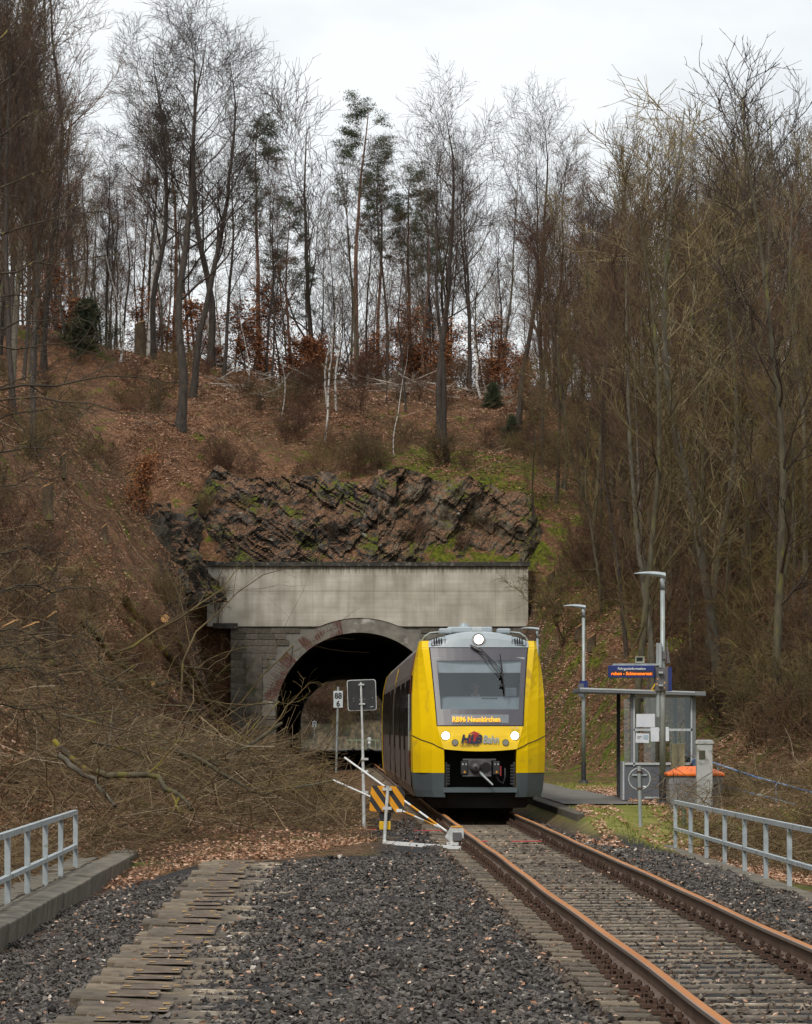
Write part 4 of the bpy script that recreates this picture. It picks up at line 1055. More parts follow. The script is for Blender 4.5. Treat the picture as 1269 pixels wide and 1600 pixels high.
b = MB(); ell(b, (0, .012, .865), (.082, .095, .085), zmin=-.25); ell(b, (0, .06, .80), (.074, .055, .09)); b.build('hair', M['hair'], drv, smooth=True)
b = MB(); b.tube([(0, -.105, .835), (0, -.128, .785), (0, -.118, .775)], [.008, .014, .010], 6)
for s in (-1, 1): ell(b, (s*.078, .0, .80), (.010, .02, .032), 8, 6)
b.build('face', M['skin'], drv, smooth=True)
b = MB()
for s in (-1, 1): ell(b, (s*.030, -.100, .822), (.013, .008, .006), 8, 5); b.box(s*.030-.019, s*.030+.019, -.112, -.100, .840, .846)
b.box(-.024, .024, -.109, -.100, .742, .748); b.build('eyes', M['hair'], drv)
# ------------------------------------------------------------------ railings, parapets, platform
def rail_fence(name, cfun, dposts, zb, hgt, label):
    r = empty(name, tr(cfun(dposts[0]), dposts[0], zb), 0, label, 'railing'); O = r.location.copy()
    P = lambda d, z: tr(cfun(d), d, zb+z)-O
    for d in dposts:
        b = MB(); p = P(d, 0); b.box(p.x-.035, p.x+.035, p.y-.035, p.y+.035, -.15, hgt-.03); b.build('post', M['galv_rail'], r)
    d0, d1 = min(dposts), max(dposts)
    for nm, z, w in (('top_rail', hgt, .035), ('middle_rail', hgt*.42, .028)):
        b = MB(); a, c = P(d0, z), P(d1+.05, z); u = .035
        for k in (0,): b.add([(a.x-u, a.y, a.z-w), (a.x+u, a.y, a.z-w), (a.x+u, a.y, a.z+w), (a.x-u, a.y, a.z+w), (c.x-u, c.y, c.z-w), (c.x+u, c.y, c.z-w), (c.x+u, c.y, c.z+w), (c.x-u, c.y, c.z+w)], [(0,3,2,1), (4,5,6,7), (0,1,5,4), (1,2,6,5), (2,3,7,6), (3,0,4,7)])
        b.build(nm, M['galv_rail'], r)
    return r
rail_fence('bridge_railing', lambda d: 6.6, [66.8, 64, 61.3, 58.5, 55.7, 53, 50.3, 47.5, 44.7, 42, 39.2], -.50, .875, 'grey metal railing on the kerb beside the live track')
rail_fence('bridge_railing', lambda d: -3.88, [54.2, 51.2, 48.4, 45.5, 42.7, 39.8, 37, 34.2, 31.4], -.42, .90, 'grey metal railing behind the concrete parapet of the dismantled track')
# right kerb
kb = empty('edge_kerb', tr(6.4, 36, -.5), 0, 'weathered concrete kerb under the railing beside the live track', 'kerb'); K0 = kb.location.copy()
d = 30.0
while d < 76:
    b = MB(); a = tr(6.40, d, -.5)-K0; c = tr(6.40, d+2.98, -.5)-K0
    b.add([(a.x-.17, a.y, -.35), (a.x+.27, a.y, -.35), (a.x+.27, a.y, .01), (a.x-.17, a.y, .03), (c.x-.17, c.y, -.35), (c.x+.27, c.y, -.35), (c.x+.27, c.y, .01), (c.x-.17, c.y, .03)], [(0,3,2,1), (4,5,6,7), (0,1,5,4), (1,2,6,5), (2,3,7,6), (3,0,4,7)])
    b.build('kerb_stone', M['concrete_old'], kb, bevel=.015); d += 3.0
# left parapet: low concrete wall topped by slabs
pw = empty('parapet', (-4.3, 36, -.36), 0, 'low cracked concrete parapet wall left of the old sleepers', 'wall'); W0 = pw.location.copy()
def px_(d): return -4.31-(d-37.4)*.0137
d = 24.0; seg = 2.4; k = 0
while d < 60.5:
    e = min(d+seg, 61.0); dz = rnd.uniform(-.015, .015); top = -.355+dz
    def sec(dd): x = px_(dd); return [(x-.05, dd, -.9), (x, dd, top), (x-.22, dd, top+.02), (x-.45, dd, top), (x-.45, dd, -.9)]
    b = MB(); A_, B_ = sec(d+.008), sec(e-.008); A_ = [Vector(p)-W0 for p in A_]; B_ = [Vector(p)-W0 for p in B_]
    b.add(A_+B_, [(0,1,2,3,4)[::-1], (5,6,7,8,9)]+[(i, (i+1) % 5, (i+1) % 5+5, i+5) for i in range(5)])
    b.build('wall_segment', M['concrete_old'], pw, bevel=.02)
    d = e; k += 1
d = 30.0
while d < 58:
    b = MB(); x = px_(d)-.48; y = d
    b.box(-.22+rnd.uniform(-.02, .02), .22, -.38, .38, -.03, .03); o = b.build('path_slab', M['concrete_old'], pw, bevel=.01)
    o.location = Vector((x-.25, y, -.40+rnd.uniform(-.02, .02)))-W0; o.rotation_euler = (rnd.uniform(-.03, .03), rnd.uniform(-.06, .03), rnd.uniform(-.05, .05)); d += .8
# platform
pf = empty('platform', tr(4.82, 68, .12), 0, 'low asphalt platform with a dark worn kerb edge beside the train', 'platform'); Q0 = pf.location.copy()
M['kerb_dark'] = mat('kerb_dark', (.045,.038,.030), (.095,.080,.062), 4, .95, .5, c3=(.10,.11,.04), s3=5, t3=.62, bscale=30)
d = 68.0
while d < 150:
    b = MB(); a = tr(4.82, d+.01, 0)-Q0; c = tr(4.82, d+1.98, 0)-Q0; w = .32
    b.add([(a.x, a.y, -.42), (a.x+w, a.y, -.42), (a.x+w, a.y, .0), (a.x, a.y, .0), (c.x, c.y, -.42), (c.x+w, c.y, -.42), (c.x+w, c.y, .0), (c.x, c.y, .0)], [(0,3,2,1), (4,5,6,7), (0,1,5,4), (1,2,6,5), (2,3,7,6), (3,0,4,7)])
    b.build('edge_stone', M['kerb_dark'], pf, bevel=.02); d += 2.0
b = MB(); rows = []
for d in np.arange(76.5, 152, 2.0):
    w1 = 6.6+ (2.5*sstep(d, 76, 79)*(1-sstep(d, 90, 94)))
    rows.append([tuple(tr(c, d, .135+.012*float(fbm(c*2, d*.7, 41)))-Q0) for c in np.linspace(5.14, w1, 8)])
b.grid([list(r) for r in rows]); b.build('asphalt_surface', M['asphalt'], pf)

# ------------------------------------------------------------------ lamps
def lamp_post(px, d, hgt, label):
    p = at(px, d); p.z = .13; r = empty('platform_lamp', p, 0, label, 'lamp post', 'platform lamp posts')
    b = MB(); b.tube([(0, 0, -.3), (0, 0, .62)], .075, 14); b.tube([(0, 0, -.1), (0, 0, .08)], [.20, .12], 10); b.build('base', M['black_dusty'], r)
    b = MB(); b.tube([(0, 0, .6), (0, 0, hgt*.55), (0, 0, hgt*.56), (0, 0, hgt-.25)], [.068, .062, .052, .048], 14); b.build('pole', M['galv'], r, smooth=True)
    b = MB(); b.tube([(0, 0, hgt-.30), (0, 0, hgt-.12), (-.02, 0, hgt+.02)], [.075, .062, .03], 12); b.build('spigot', M['galv_rail'], r, smooth=True)
    b = MB(); L_ = .62
    P = []
    for i in range(9):
        t = i/8; x = .06-t*(L_+.06); w = .11*(1-t*.45); top = hgt+.05+.035*math.sin(math.pi*(1-t))-.01*t; bot = hgt-.08+.11*t**.7
        P.append([(x, -w, (top+bot)/2-.005), (x, -w*.5, top-.01), (x, 0, top), (x, w*.5, top-.01), (x, w, (top+bot)/2-.005), (x, w*.6, bot), (x, -w*.6, bot), (x, -w, (top+bot)/2-.005)])
    b.grid(P); b.build('lamp_head', M['galv_rail'], r)
    return r
L2 = lamp_post(1035.5, 76.5, 4.98, 'nearest and tallest lamp post, carrying the blue passenger display')
L1 = lamp_post(912, 107, 5.35, 'lamp post on the grass beyond the shelter, between shelter and train')
b = MB(); b.box(-.12, .12, -.15, -.08, 2.70, 3.10); b.build('timetable_board', M['blue'], L1); b = MB(); b.box(-.17, .0, -.16, -.155, 2.62, 3.02); b.build('notice', M['panel_grey'], L1)
L3 = lamp_post(840, 129, 5.3, 'farthest lamp post, its head just showing above the train roof')
b = MB(); b.tube([(-.10, -.02, 1.9), (-.10, -.02, 3.50)], .045, 10); b.build('side_tube', M['galv'], L2)
# ------------------------------------------------------------------ passenger display
p2 = L2.location
dv = empty('passenger_display', (p2.x, p2.y-.12, 0), 0, 'blue hanging display reading Fahrgastinformation on the near lamp post', 'display')
M['disp_case'] = mat('display_case', (.10,.095,.10), (.13,.125,.13), 3, .6)
def zz(y): return EYE+(1140-y)*76.5/F_PX
def xx(px): return (px-634.5)*76.5/F_PX-p2.x
b = MB(); b.box(xx(950), xx(1022), -.12, .12, zz(1059), zz(1040)); cs = b.build('display_case', M['blue'], dv, bevel=.008)
b = MB(); b.box(xx(954), xx(1020), -.126, -.12, zz(1055.5), zz(1048.5)); b.build('led_screen', M['black'], cs)
text('Fahrgastinformation', 'display_text', M['white'], cs, ((xx(950)+xx(1022))/2, -.128, zz(1046.8)), .075, align='CENTER', bold=.001)
text('rchen - Schienenersat:', 'display_text', M['led'], cs, ((xx(950)+xx(1022))/2, -.130, zz(1055)), .099, align='CENTER', bold=.002, shear=.1)
b = MB(); b.box(xx(957), xx(1030), -.05, .05, zz(1040), zz(1037)); b.tube([(xx(1031), .0, zz(1043)), (xx(1031), 0, zz(1006))], .045, 10); b.build('bracket', M['galv'], dv)
b = MB(); b.box(xx(1022.5), xx(1044), -.02, .30, zz(1080), zz(1043)); bx2 = b.build('equipment_box', M['disp_case'], dv, bevel=.01)
b = MB(); b.box(xx(1043.5), xx(1048.5), -.10, .34, zz(1080), zz(1042.5)); b.build('box_door', M['blue'], bx2)
b = MB()
for y in (1051, 1071): b.box(xx(1028), xx(1035), -.13, -.03, zz(y+1.5), zz(y-1.5))
b.build('clamp', M['galv'], bx2)
b = MB()
for (px, y) in ((1027, 1061), (1038, 1067), (1037, 1075), (1026, 1069)): b.box(xx(px-1.2), xx(px+1.2), -.026, -.02, zz(y+1.2), zz(y-1.2))
b.build('sticker', M['cut_wood'], bx2)
b = MB(); tri = [(xx(1016), zz(1079)), (xx(1023), zz(1079)), (xx(1023), zz(1067))]
b.prism(tri, -.025, -.015); b.build('warning_sign', M['box_yellow'], dv)
b = MB(); tri = [(xx(1018.6), zz(1077.6)), (xx(1022.9), zz(1077.6)), (xx(1022.9), zz(1070.5))]; b.prism(tri, -.030, -.026); b.build('warning_sign_mark', M['black'], dv)
b = MB(); b.box(-.01, .06, -.01, .26, zz(1030), zz(1018)); b.add([(xx(1041), .05, zz(1036)), (xx(1047), .05, zz(1036)), (xx(1041.5), .05, zz(1000)), (xx(1041), .08, zz(1036)), (xx(1047), .08, zz(1036)), (xx(1041.5), .08, zz(1000))], [(0,1,2), (5,4,3), (0,3,4,1), (1,4,5,2), (2,5,3,0)]); b.build('antenna_panel', M['disp_case'], dv)
# loudspeaker
sp = empty('loudspeaker', (p2.x+xx(999.5), p2.y, zz(1037)), 0, 'small pale horn loudspeaker on top of the blue display', 'loudspeaker')
M['speaker_pale'] = mat('speaker_pale', (.30,.31,.26), (.36,.37,.31), 5, .6)
b = MB(); h0 = .095; z0 = .02
ring = lambda w, h, y: [(-w, y, z0+.065-h), (w, y, z0+.065-h), (w, y, z0+.065+h), (-w, y, z0+.065+h)]
P = [ring(.035, .03, .16), ring(.05, .045, .05), ring(.095, .065, -.06), ring(.10, .07, -.08), ring(.082, .052, -.08), ring(.03, .025, .04)]
for i in range(5): b.add(P[i]+P[i+1], [(j, (j+1) % 4, (j+1) % 4+4, j+4) for j in range(4)])
b.build('horn', M['speaker_pale'], sp); b = MB(); b.add(ring(.06, .04, -.02), [(0, 1, 2, 3)]); b.build('throat', M['black'], sp)
b = MB(); b.box(-.05, .05, -.02, .02, -.02, .015); b.build('foot', M['galv'], sp)

# ------------------------------------------------------------------ shelter
DS = 80.0; kx = F_PX/DS
def sx_(px): return (px-634.5)/kx
def sz_(y): return EYE+(1140-y)/kx
sh = empty('platform_shelter', (sx_(1030), DS, .13), 0, 'grey metal and glass waiting shelter with notices taped to its end pane', 'shelter'); S0 = sh.location.copy()
def sb(b, px0, px1, y0, y1, d0, d1): return b.box(sx_(px0)-S0.x, sx_(px1)-S0.x, d0, d1, sz_(y1)-S0.z, sz_(y0)-S0.z)
bt = 1251
for a, c, nm, d0, d1 in ((985, 991.5, 'post', -.04, .04), (1082, 1087, 'post', -.04, .04)):
    b = MB(); sb(b, a, c, 1083, bt if a > 1000 else 1196, d0, d1); b.build(nm, M['grey_frame'], sh)
b = MB(); sb(b, 968, 973.5, 1083, 1247, 1.0, 1.1); b.build('post', M['black_dusty'], sh)
b = MB(); sb(b, 1066, 1071, 1083, 1247, 2.5, 2.6); b.build('post', M['grey_frame'], sh)
b = MB(); sb(b, 975.5, 1046, 1195.5, 1250, -.02, .02); sb(b, 1046, 1086, 1195.5, 1250, -.02, .02); b.build('lower_panel', M['panel_grey'], sh)
b = MB(); sb(b, 973, 975.5, 1190, 1250, -.03, .9); b.build('side_trim', M['light_frame'], sh)
for (a, c, y0, y1) in ((990, 1081.5, 1087, 1090.2), (990, 1081.5, 1138.5, 1142), (976, 1081.5, 1191.5, 1195), (989.5, 991.8, 1087, 1197), (1079, 1081.6, 1087, 1195)):
    b = MB(); sb(b, a, c, y0, y1, -.055, -.035); b.build('window_frame', M['light_frame'], sh)
for (a, c, y0, y1) in ((991.8, 1079, 1090.2, 1138.5), (991.8, 1079, 1142, 1191.5)):
    b = MB(); sb(b, a, c, y0, y1, -.003, .003); b.build('pane', M['glass'], sh)
b = MB(); sb(b, 975.5, 985, 1092, 1141, .1, .106); b.build('pane', M['glass'], sh); b = MB(); sb(b, 975.5, 985, 1144, 1191, .1, .106); b.build('pane', M['glass'], sh)
b = MB(); sb(b, 975.5, 986, 1141, 1144, .09, .12); b.build('transom', M['grey_frame'], sh)
# long back wall (away from the track) and far end wall
b = MB(); xr = sx_(1086)-S0.x
for zA, zB_ in ((sz_(1250)-S0.z, sz_(1195)-S0.z),): b.box(xr-.03, xr+.0, .05, 2.5, zA, zB_)
b.build('back_panel', M['panel_grey'], sh)
b = MB(); b.box(xr-.015, xr-.01, .05, 2.5, sz_(1195)-S0.z, sz_(1090)-S0.z); b.build('back_pane', M['glass'], sh)
b = MB()
for y in (.9, 1.7, 2.45): b.box(xr-.04, xr+.01, y-.025, y+.025, 0, sz_(1085)-S0.z)
b.build('back_posts', M['grey_frame'], sh)
b = MB(); sb(b, 1000, 1084, 1200, 1247, 2.5, 2.54); b.build('far_panel', M['panel_grey'], sh)
b = MB(); sb(b, 1008, 1078, 1208, 1212, 1.4, 1.9); sb(b, 1012, 1015, 1212, 1248, 1.6, 1.66); sb(b, 1070, 1073, 1212, 1248, 1.6, 1.66); b.build('bench', M['grey_frame'], sh)
rf = MB(); xl, xr2 = sx_(905)-S0.x, sx_(1101)-S0.x
zl0, zl1, zr0, zr1 = sz_(1081.5)-S0.z, sz_(1075)-S0.z, sz_(1087.5)-S0.z, sz_(1081)-S0.z
v = [(xl, -.35, zl0), (xr2, -.35, zr0), (xr2, -.35, zr1), (xl, -.35, zl1), (xl, 3.0, zl0), (xr2, 3.0, zr0), (xr2, 3.0, zr1), (xl, 3.0, zl1)]
rf.add(v, [(0,1,2,3), (5,4,7,6), (0,4,5,1), (3,2,6,7), (0,3,7,4), (1,5,6,2)]); ro = rf.build('roof', M['grey_frame'], sh, bevel=.01)
b = MB(); b.add([(xl+.0, -.36, zl1-.03), (xr2-.25, -.36, zr1-.025), (xr2-.25, -.36, zr1+.004), (xl, -.36, zl1+.006)], [(0, 1, 2, 3)]); b.build('roof_flashing', M['light_frame'], ro)
b = MB(); sb(b, 1007, 1052, 1245, 1247.5, -.05, -.03); b.build('base_trim', M['light_frame'], sh)
def paper(a, c, y0, y1, lab, tilt=0):
    b = MB(); w = (sx_(c)-sx_(a))/2; h = (sz_(y0)-sz_(y1))/2
    b.grid([[(x, .004*math.sin(x*9+2)*1.0, z) for x in np.linspace(-w, w, 7)] for z in (-h, 0, h)])
    o = b.build('notice', M['paper'], None); o.location = (sx_((a+c)/2), DS-.065, sz_((y0+y1)/2)); o.rotation_euler = (0, tilt, 0); tag(o, lab, 'notice'); return o
paper(994, 1023, 1115.5, 1136, 'large blank white notice on the upper pane of the shelter')
n2 = paper(993, 1014, 1146, 1160.5, 'small pale notice with a faint map at the lower left of the shelter pane', .04)
b = MB(); b.add([(.02, -.008, .0), (.13, -.008, -.03), (.13, -.008, .07), (.03, -.008, .075)], [(0, 1, 2, 3)]); b.build('map_print', mat('map_print', (.30,.42,.50), (.42,.52,.58), 12, .8), n2)
b = MB(); b.box(-.12, .0, -.009, -.007, .04, .046); b.box(-.12, -.02, -.009, -.007, .02, .026); b.box(-.12, -.05, -.009, -.007, -.01, -.004); b.build('printed_lines', M['panel_grey'], n2)
paper(1016.5, 1029.5, 1136.5, 1158.5, 'white notice curling at its edge just left of the lamp pole', -.02)
paper(1033, 1045, 1136, 1158, 'narrow white notice just right of the lamp pole', -.03)
for (a, c, y0, y1) in ((1020, 1030, 1106.5, 1108.5), (1024, 1030, 1108.5, 1110.5), (1013, 1023, 1112, 1114)):
    pass
# ------------------------------------------------------------------ round sign seen from behind
DR = 71.0; rs = empty('round_sign', at(1001, DR), 0, 'back of a small round traffic sign on a grey post in the grass', 'sign')
rz = lambda y: EYE+(1140-y)*DR/F_PX-rs.location.z
b = MB(); b.tube([(0, 0, -.15), (-.03, 0, rz(1197))], .038, 10); b.build('post', M['galv'], rs)
b = MB(); b.disc((-.02, -.06+.10, rz(1217)), .215, 'y', .008, 36); b.build('disc', M['panel_grey'], rs)
b = MB()
for k in range(36):
    a0, a1 = 2*math.pi*k/36, 2*math.pi*(k+1)/36
    b.tube([(-.02+.217*math.cos(a), .035, rz(1217)+.217*math.sin(a)) for a in (a0, a1)], .010, 5)
b.build('rim', M['white_metal'], rs)
b = MB(); b.box(-.17, .13, .0, .02, rz(1212), rz(1209.5)); b.build('stiffener', M['galv_rail'], rs)
b = MB(); b.box(.05, .11, .025, .034, rz(1230), rz(1228)); b.build('sticker', M['white'], rs)
b = MB()
for y in (1206, 1232): b.box(-.07, .04, -.045, .03, rz(y+1.5), rz(y-1.5))
b.build('clamp', M['rust'], rs)
# ------------------------------------------------------------------ cabinet, grit bin, box, blue handrail
DCb = 74.0
cz = lambda y: EYE+(1140-y)*DCb/F_PX; cxx = lambda p: (p-634.5)*DCb/F_PX
cb = empty('meter_cabinet', (cxx(1100.5), DCb, -.15), 0, 'tall pale grey electrical pillar with a rounded cap and small dark window', 'cabinet')
M['pillar_grey'] = mat('pillar_grey', (.34,.35,.35), (.43,.44,.43), 2.5, .7, .1, c3=(.22,.22,.19), s3=4, t3=.62)
w = (cxx(1113.5)-cxx(1087.5))/2; H = cz(1163)+.15
b = MB(); b.box(-w+.01, w-.01, -.14, .16, 0, H); b.build('column', M['pillar_grey'], cb, bevel=.012)
b = MB(); b.prism([(-w-.01, H), (w+.01, H), (w+.01, H+.045), (w-.03, H+.095), (-w+.03, H+.095), (-w-.01, H+.045)], -.16, .18); b.build('cap', M['pillar_grey'], cb, bevel=.015)
b = MB(); b.box(cxx(1091.5)-cb.location.x, cxx(1101)-cb.location.x, -.152, -.14, cz(1186)+.15, cz(1172.5)+.15); wn = b.build('meter_window', mat('meter_green', (.035,.055,.03), (.09,.05,.03), 14, .4), cb)
bb = empty('small_cabinet', (cxx(1080), 77.5, .1), 0, 'narrow beige post box half hidden behind the tall grey pillar', 'cabinet')
M['beige'] = mat('beige', (.27,.235,.135), (.34,.30,.19), 3, .7)
b = MB(); b.box(-.15, .14, -.1, .15, 0, 1.34-.0); b.build('box', M['beige'], bb, bevel=.01); b = MB(); b.box(-.01, .0, -.104, -.1, .1, 1.30); b.build('door_joint', M['grey_frame'], bb)
gb = empty('grit_bin', (cxx(1091), DCb+1.0, -.15), 0, 'grey plastic grit bin with a bright orange sloping lid', 'grit bin')
gw = .58; zt = cz(1213)+.15
b = MB(); b.add([(-gw+.06, -.35, 0), (gw-.06, -.35, 0), (gw-.06, .35, 0), (-gw+.06, .35, 0), (-gw, -.42, zt), (gw, -.42, zt), (gw, .42, zt), (-gw, .42, zt)], [(0,3,2,1), (0,1,5,4), (1,2,6,5), (2,3,7,6), (3,0,4,7), (4,5,6,7)])
b.build('bin_body', mat('bin_grey', (.20,.20,.215), (.26,.26,.27), 3, .6), gb, bevel=.02)
b = MB(); b.add([(-gw-.03, -.46, zt), (gw+.03, -.46, zt), (gw+.03, .46, zt), (-gw-.03, .46, zt), (-gw-.03, -.46, zt+.055), (gw+.03, -.46, zt+.055), (gw+.03, .46, zt+.055), (-gw-.03, .46, zt+.055), (-.28, -.12, zt+.20), (.28, -.12, zt+.20), (.28, .25, zt+.20), (-.28, .25, zt+.20)],
      [(0,3,2,1), (0,1,5,4), (1,2,6,5), (2,3,7,6), (3,0,4,7), (4,5,9,8), (5,6,10,9), (6,7,11,10), (7,4,8,11), (8,9,10,11)]); b.build('lid', M['orange'], gb, bevel=.015)
hr = empty('handrail', at(1085, 79), 0, 'blue tubular handrail running down behind the grit bin to the right', 'handrail'); H0 = hr.location.copy()
def hp(px, y, d): return Vector(((px-634.5)*d/F_PX, d, EYE+(1140-y)*d/F_PX))-H0
b = MB(); b.tube([hp(1083, 1199, 79), hp(1082, 1189, 79), hp(1077+7, 1186, 79), hp(1092, 1185.5, 79), hp(1115, 1192, 78.5), hp(1180, 1214, 77), hp(1269, 1238, 75.5), hp(1330, 1255, 74.5)], .024, 8); b.build('top_tube', M['blue_rail'], hr, smooth=True)
b = MB(); b.tube([hp(1120, 1226, 78), hp(1269, 1263, 75.5), hp(1330, 1278, 74.5)], .020, 8); b.build('lower_tube', M['blue_rail'], hr)
for px, y0, d in ((1085, 1187, 79), (1122, 1195, 78.4), (1213, 1223, 76.4), (1300, 1246, 75)):
    b = MB(); p = hp(px, y0, d); b.tube([p, p-Vector((0, 0, 1.1))], .022, 8); b.build('post', M['blue_rail'], hr)
gp = tag(MB().tube([(0, 0, -.3), (0, 0, .62)], .045, 8).build('stub_post', mat('green_post', (.09,.13,.08), (.16,.18,.12), 6, .7), None), 'short green rusty stub post just behind the end of the right railing', 'post'); gp.location = (cxx(1056.5), 72, -.35)

# ------------------------------------------------------------------ signal board seen from behind, barrier, hectometre signs
DK = 71.0
def kz(y, d=DK): return EYE+(1140-y)*d/F_PX
def kx_(p, d=DK): return (p-634.5)*d/F_PX
sg = empty('square_sign', (kx_(567.5), DK, -.2), 0, 'back of a square black signal board on a thin white pole', 'sign'); G0 = sg.location.copy()
g = lambda px, y, dd=0: Vector((kx_(px), DK+dd, kz(y)))-G0
b = MB(); b.tube([g(569, 1292), g(568, 1230), g(566.5, 1150), g(564, 1066)], [.034, .034, .024, .022], 10); b.build('pole', M['white_metal'], sg)
def rrect(cx_, cz_, w, h, r, y0, y1, b):
    P = []
    for (sx, sz, a0) in ((1, 1, 0), (-1, 1, 90), (-1, -1, 180), (1, -1, 270)):
        for k in range(5):
            a = math.radians(a0+k*22.5); P.append((cx_+sx*(w-r)+r*math.cos(a), cz_+sz*(h-r)+r*math.sin(a)))
    b.prism(P, y0, y1)
c0 = g(565.3, 1086)
pl = MB(); rrect(0, 0, .292, .312, .05, .03, .045, pl); po = pl.build('rim', M['white_metal'], sg); po.location = (c0.x, 0, c0.z); po.rotation_euler = (0, -.035, 0)
pl = MB(); rrect(0, 0, .278, .298, .045, .022, .0299, pl); pb = pl.build('board_back', M['black'], po)
b = MB()
for _ in range(9):
    x, z_ = rnd.uniform(-.22, .22), rnd.uniform(-.24, .24); b.box(x, x+rnd.uniform(.01, .04), .018, .0215, z_, z_+.008)
b.box(.16, .22, .018, .0215, -.25, -.235); b.build('scuffs', M['galv'], pb)
b = MB()
for z_ in (.21, -.18): b.box(-.06, .06, -.03, .022, z_-.014, z_+.014)
b.build('clamp', M['white_metal'], po)
b = MB()
for y in (1186, 1205, 1238): q = g(569, y); b.box(q.x-.06, q.x+.085, q.y-.05, q.y+.03, q.z-.022, q.z+.022)
b.build('sleeve_clamp', M['white_metal'], sg)
DBr = 59.0
br = empty('barrier_board', (kx_(603, DBr), DBr, -.18), 0, 'black and orange striped barrier board on a white pole with a long white foot', 'barrier'); R0 = br.location.copy()
rr = lambda px, y, dd=0: Vector((kx_(px, DBr), DBr+dd, kz(y, DBr)))-R0
b = MB(); b.tube([rr(600.5, 1318), rr(603, 1275), rr(606.5, 1228)], .028, 10); b.build('pole', M['white_metal'], br)
b = MB(); p, q = rr(598, 1318)+Vector((0, 0, .03)), rr(722, 1326, -.9)+Vector((0, 0, .03))
b.add([(p.x, p.y-.05, p.z-.04), (q.x, q.y-.05, q.z-.045), (q.x, q.y+.05, q.z-.045), (p.x, p.y+.05, p.z-.04), (p.x, p.y-.05, p.z+.02), (q.x, q.y-.05, q.z+.035), (q.x, q.y+.05, q.z+.035), (p.x, p.y+.05, p.z+.02)], [(0,3,2,1), (4,5,6,7), (0,1,5,4), (1,2,6,5), (2,3,7,6), (3,0,4,7)])
b.build('foot', M['white'], br)
corn = [(581, 1227.5), (626, 1229), (633, 1238), (631, 1262), (629, 1271), (577, 1267), (579, 1240)]
cc = [rr(*c) for c in corn]
b = MB(); b.prism([(v.x, v.z) for v in reversed(cc)], .04, .05); bd = b.build('board', M['black'], br)
# diagonal orange stripes, clipped to the board outline
def clip_poly(poly, a, b_, c_, keep):
    out_ = []
    for i in range(len(poly)):
        P, Q = poly[i], poly[(i+1) % len(poly)]; fP = a*P[0]+b_*P[1]-c_; fQ = a*Q[0]+b_*Q[1]-c_
        if keep*fP >= 0: out_.append(P)
        if fP*fQ < 0: t = fP/(fP-fQ); out_.append((P[0]+(Q[0]-P[0])*t, P[1]+(Q[1]-P[1])*t))
    return out_
pix = [tuple(c) for c in corn]; nx, ny = .82, -.57
base0 = nx*581+ny*1240
for k in range(-3, 5):
    lo_, hi_ = base0-2+k*15.6, base0-2+k*15.6+8.2
    pg = clip_poly(pix, nx, ny, lo_, 1); pg = clip_poly(pg, nx, ny, hi_, -1) if len(pg) > 2 else []
    if len(pg) > 2:
        vv = [rr(*q) for q in pg]; b = MB(); b.add([(v.x, .037, v.z) for v in vv], [tuple(range(len(vv)))]); b.build('stripe', M['barrier_yellow'], bd)
b = MB()
for y in (1233, 1263): p = rr(605, y); b.box(p.x-.075, p.x+.075, -.02, .035, p.z-.025, p.z+.025)
b.build('clamp', M['white_metal'], br)
b = MB(); p = rr(624, 1267); b.box(p.x-.05, p.x+.05, .02, .036, p.z-.02, p.z+.03); b.build('label_plate', M['white'], br)
wl = empty('warning_light', rr(602, 1284)+R0+Vector((0, .05, 0)), 0, 'round black warning lamp on a yellow battery box behind the barrier pole', 'warning light')
b = MB(); b.tube([(0, .03, .10), (0, .13, .10)], [.105, .09], 20); b.build('lamp_body', M['black'], wl)
b = MB(); p = rr(601, 1290.5)-rr(602, 1284); b.box(-.10, .09, .0, .12, p.z-.065, p.z+.075); b.build('battery_box', M['box_yellow'], wl, bevel=.008)
b = MB(); b.box(-.10, .09, .0, .12, p.z-.085, p.z-.066); b.build('box_foot', M['black'], wl)
def rod(p0, p1, lab, wl_=.4, rr_=.020):
    p0, p1 = Vector(p0), Vector(p1); r = empty('striped_rod', p0, 0, lab, 'rod')
    n = 12; L_ = p1-p0
    for i in range(n):
        t0, t1 = i/n, (i+1)/n; col = M['barrier_yellow'] if (i > 5 and i % 2 == 0) else M['white']
        b = MB(); b.tube([L_*t0, L_*t1], rr_, 7); b.build('orange_section' if col is M['barrier_yellow'] else 'white_section', col, r)
def wp_(px, y, d): return Vector((kx_(px, d), d, kz(y, d)))
rod(wp_(539, 1184, 70.7), wp_(698, 1299, 65.0), 'longer white rod with orange bands, crossing high behind the barrier board')
rod(wp_(521, 1219, 70.6), wp_(694, 1296, 65.6), 'lower white rod with yellow bands, crossing flat behind the barrier board', rr_=.017)
tk = empty('rail_contact_box', Vector((kx_(709, 60), 60, -.20)), .0, 'small white and orange device bolted beside the near rail', 'track device')
b = MB(); b.prism([(-.15, .12), (-.02, .0), (-.02, .06), (.17, .06), (.17, .24), (.14, .29), (-.05, .29)], -.10, .12); b.build('housing', M['white_metal'], tk)
b = MB(); b.box(-.045, .15, -.11, .13, .285, .305); b.build('lid', M['barrier_yellow'], tk)
b = MB(); b.box(-.02, .13, -.125, -.10, .06, .20); b.build('door', M['disp_case'], tk)
b = MB(); b.box(-.12, .20, -.14, .14, -.02, .03); b.build('base_plate', M['white'], tk)
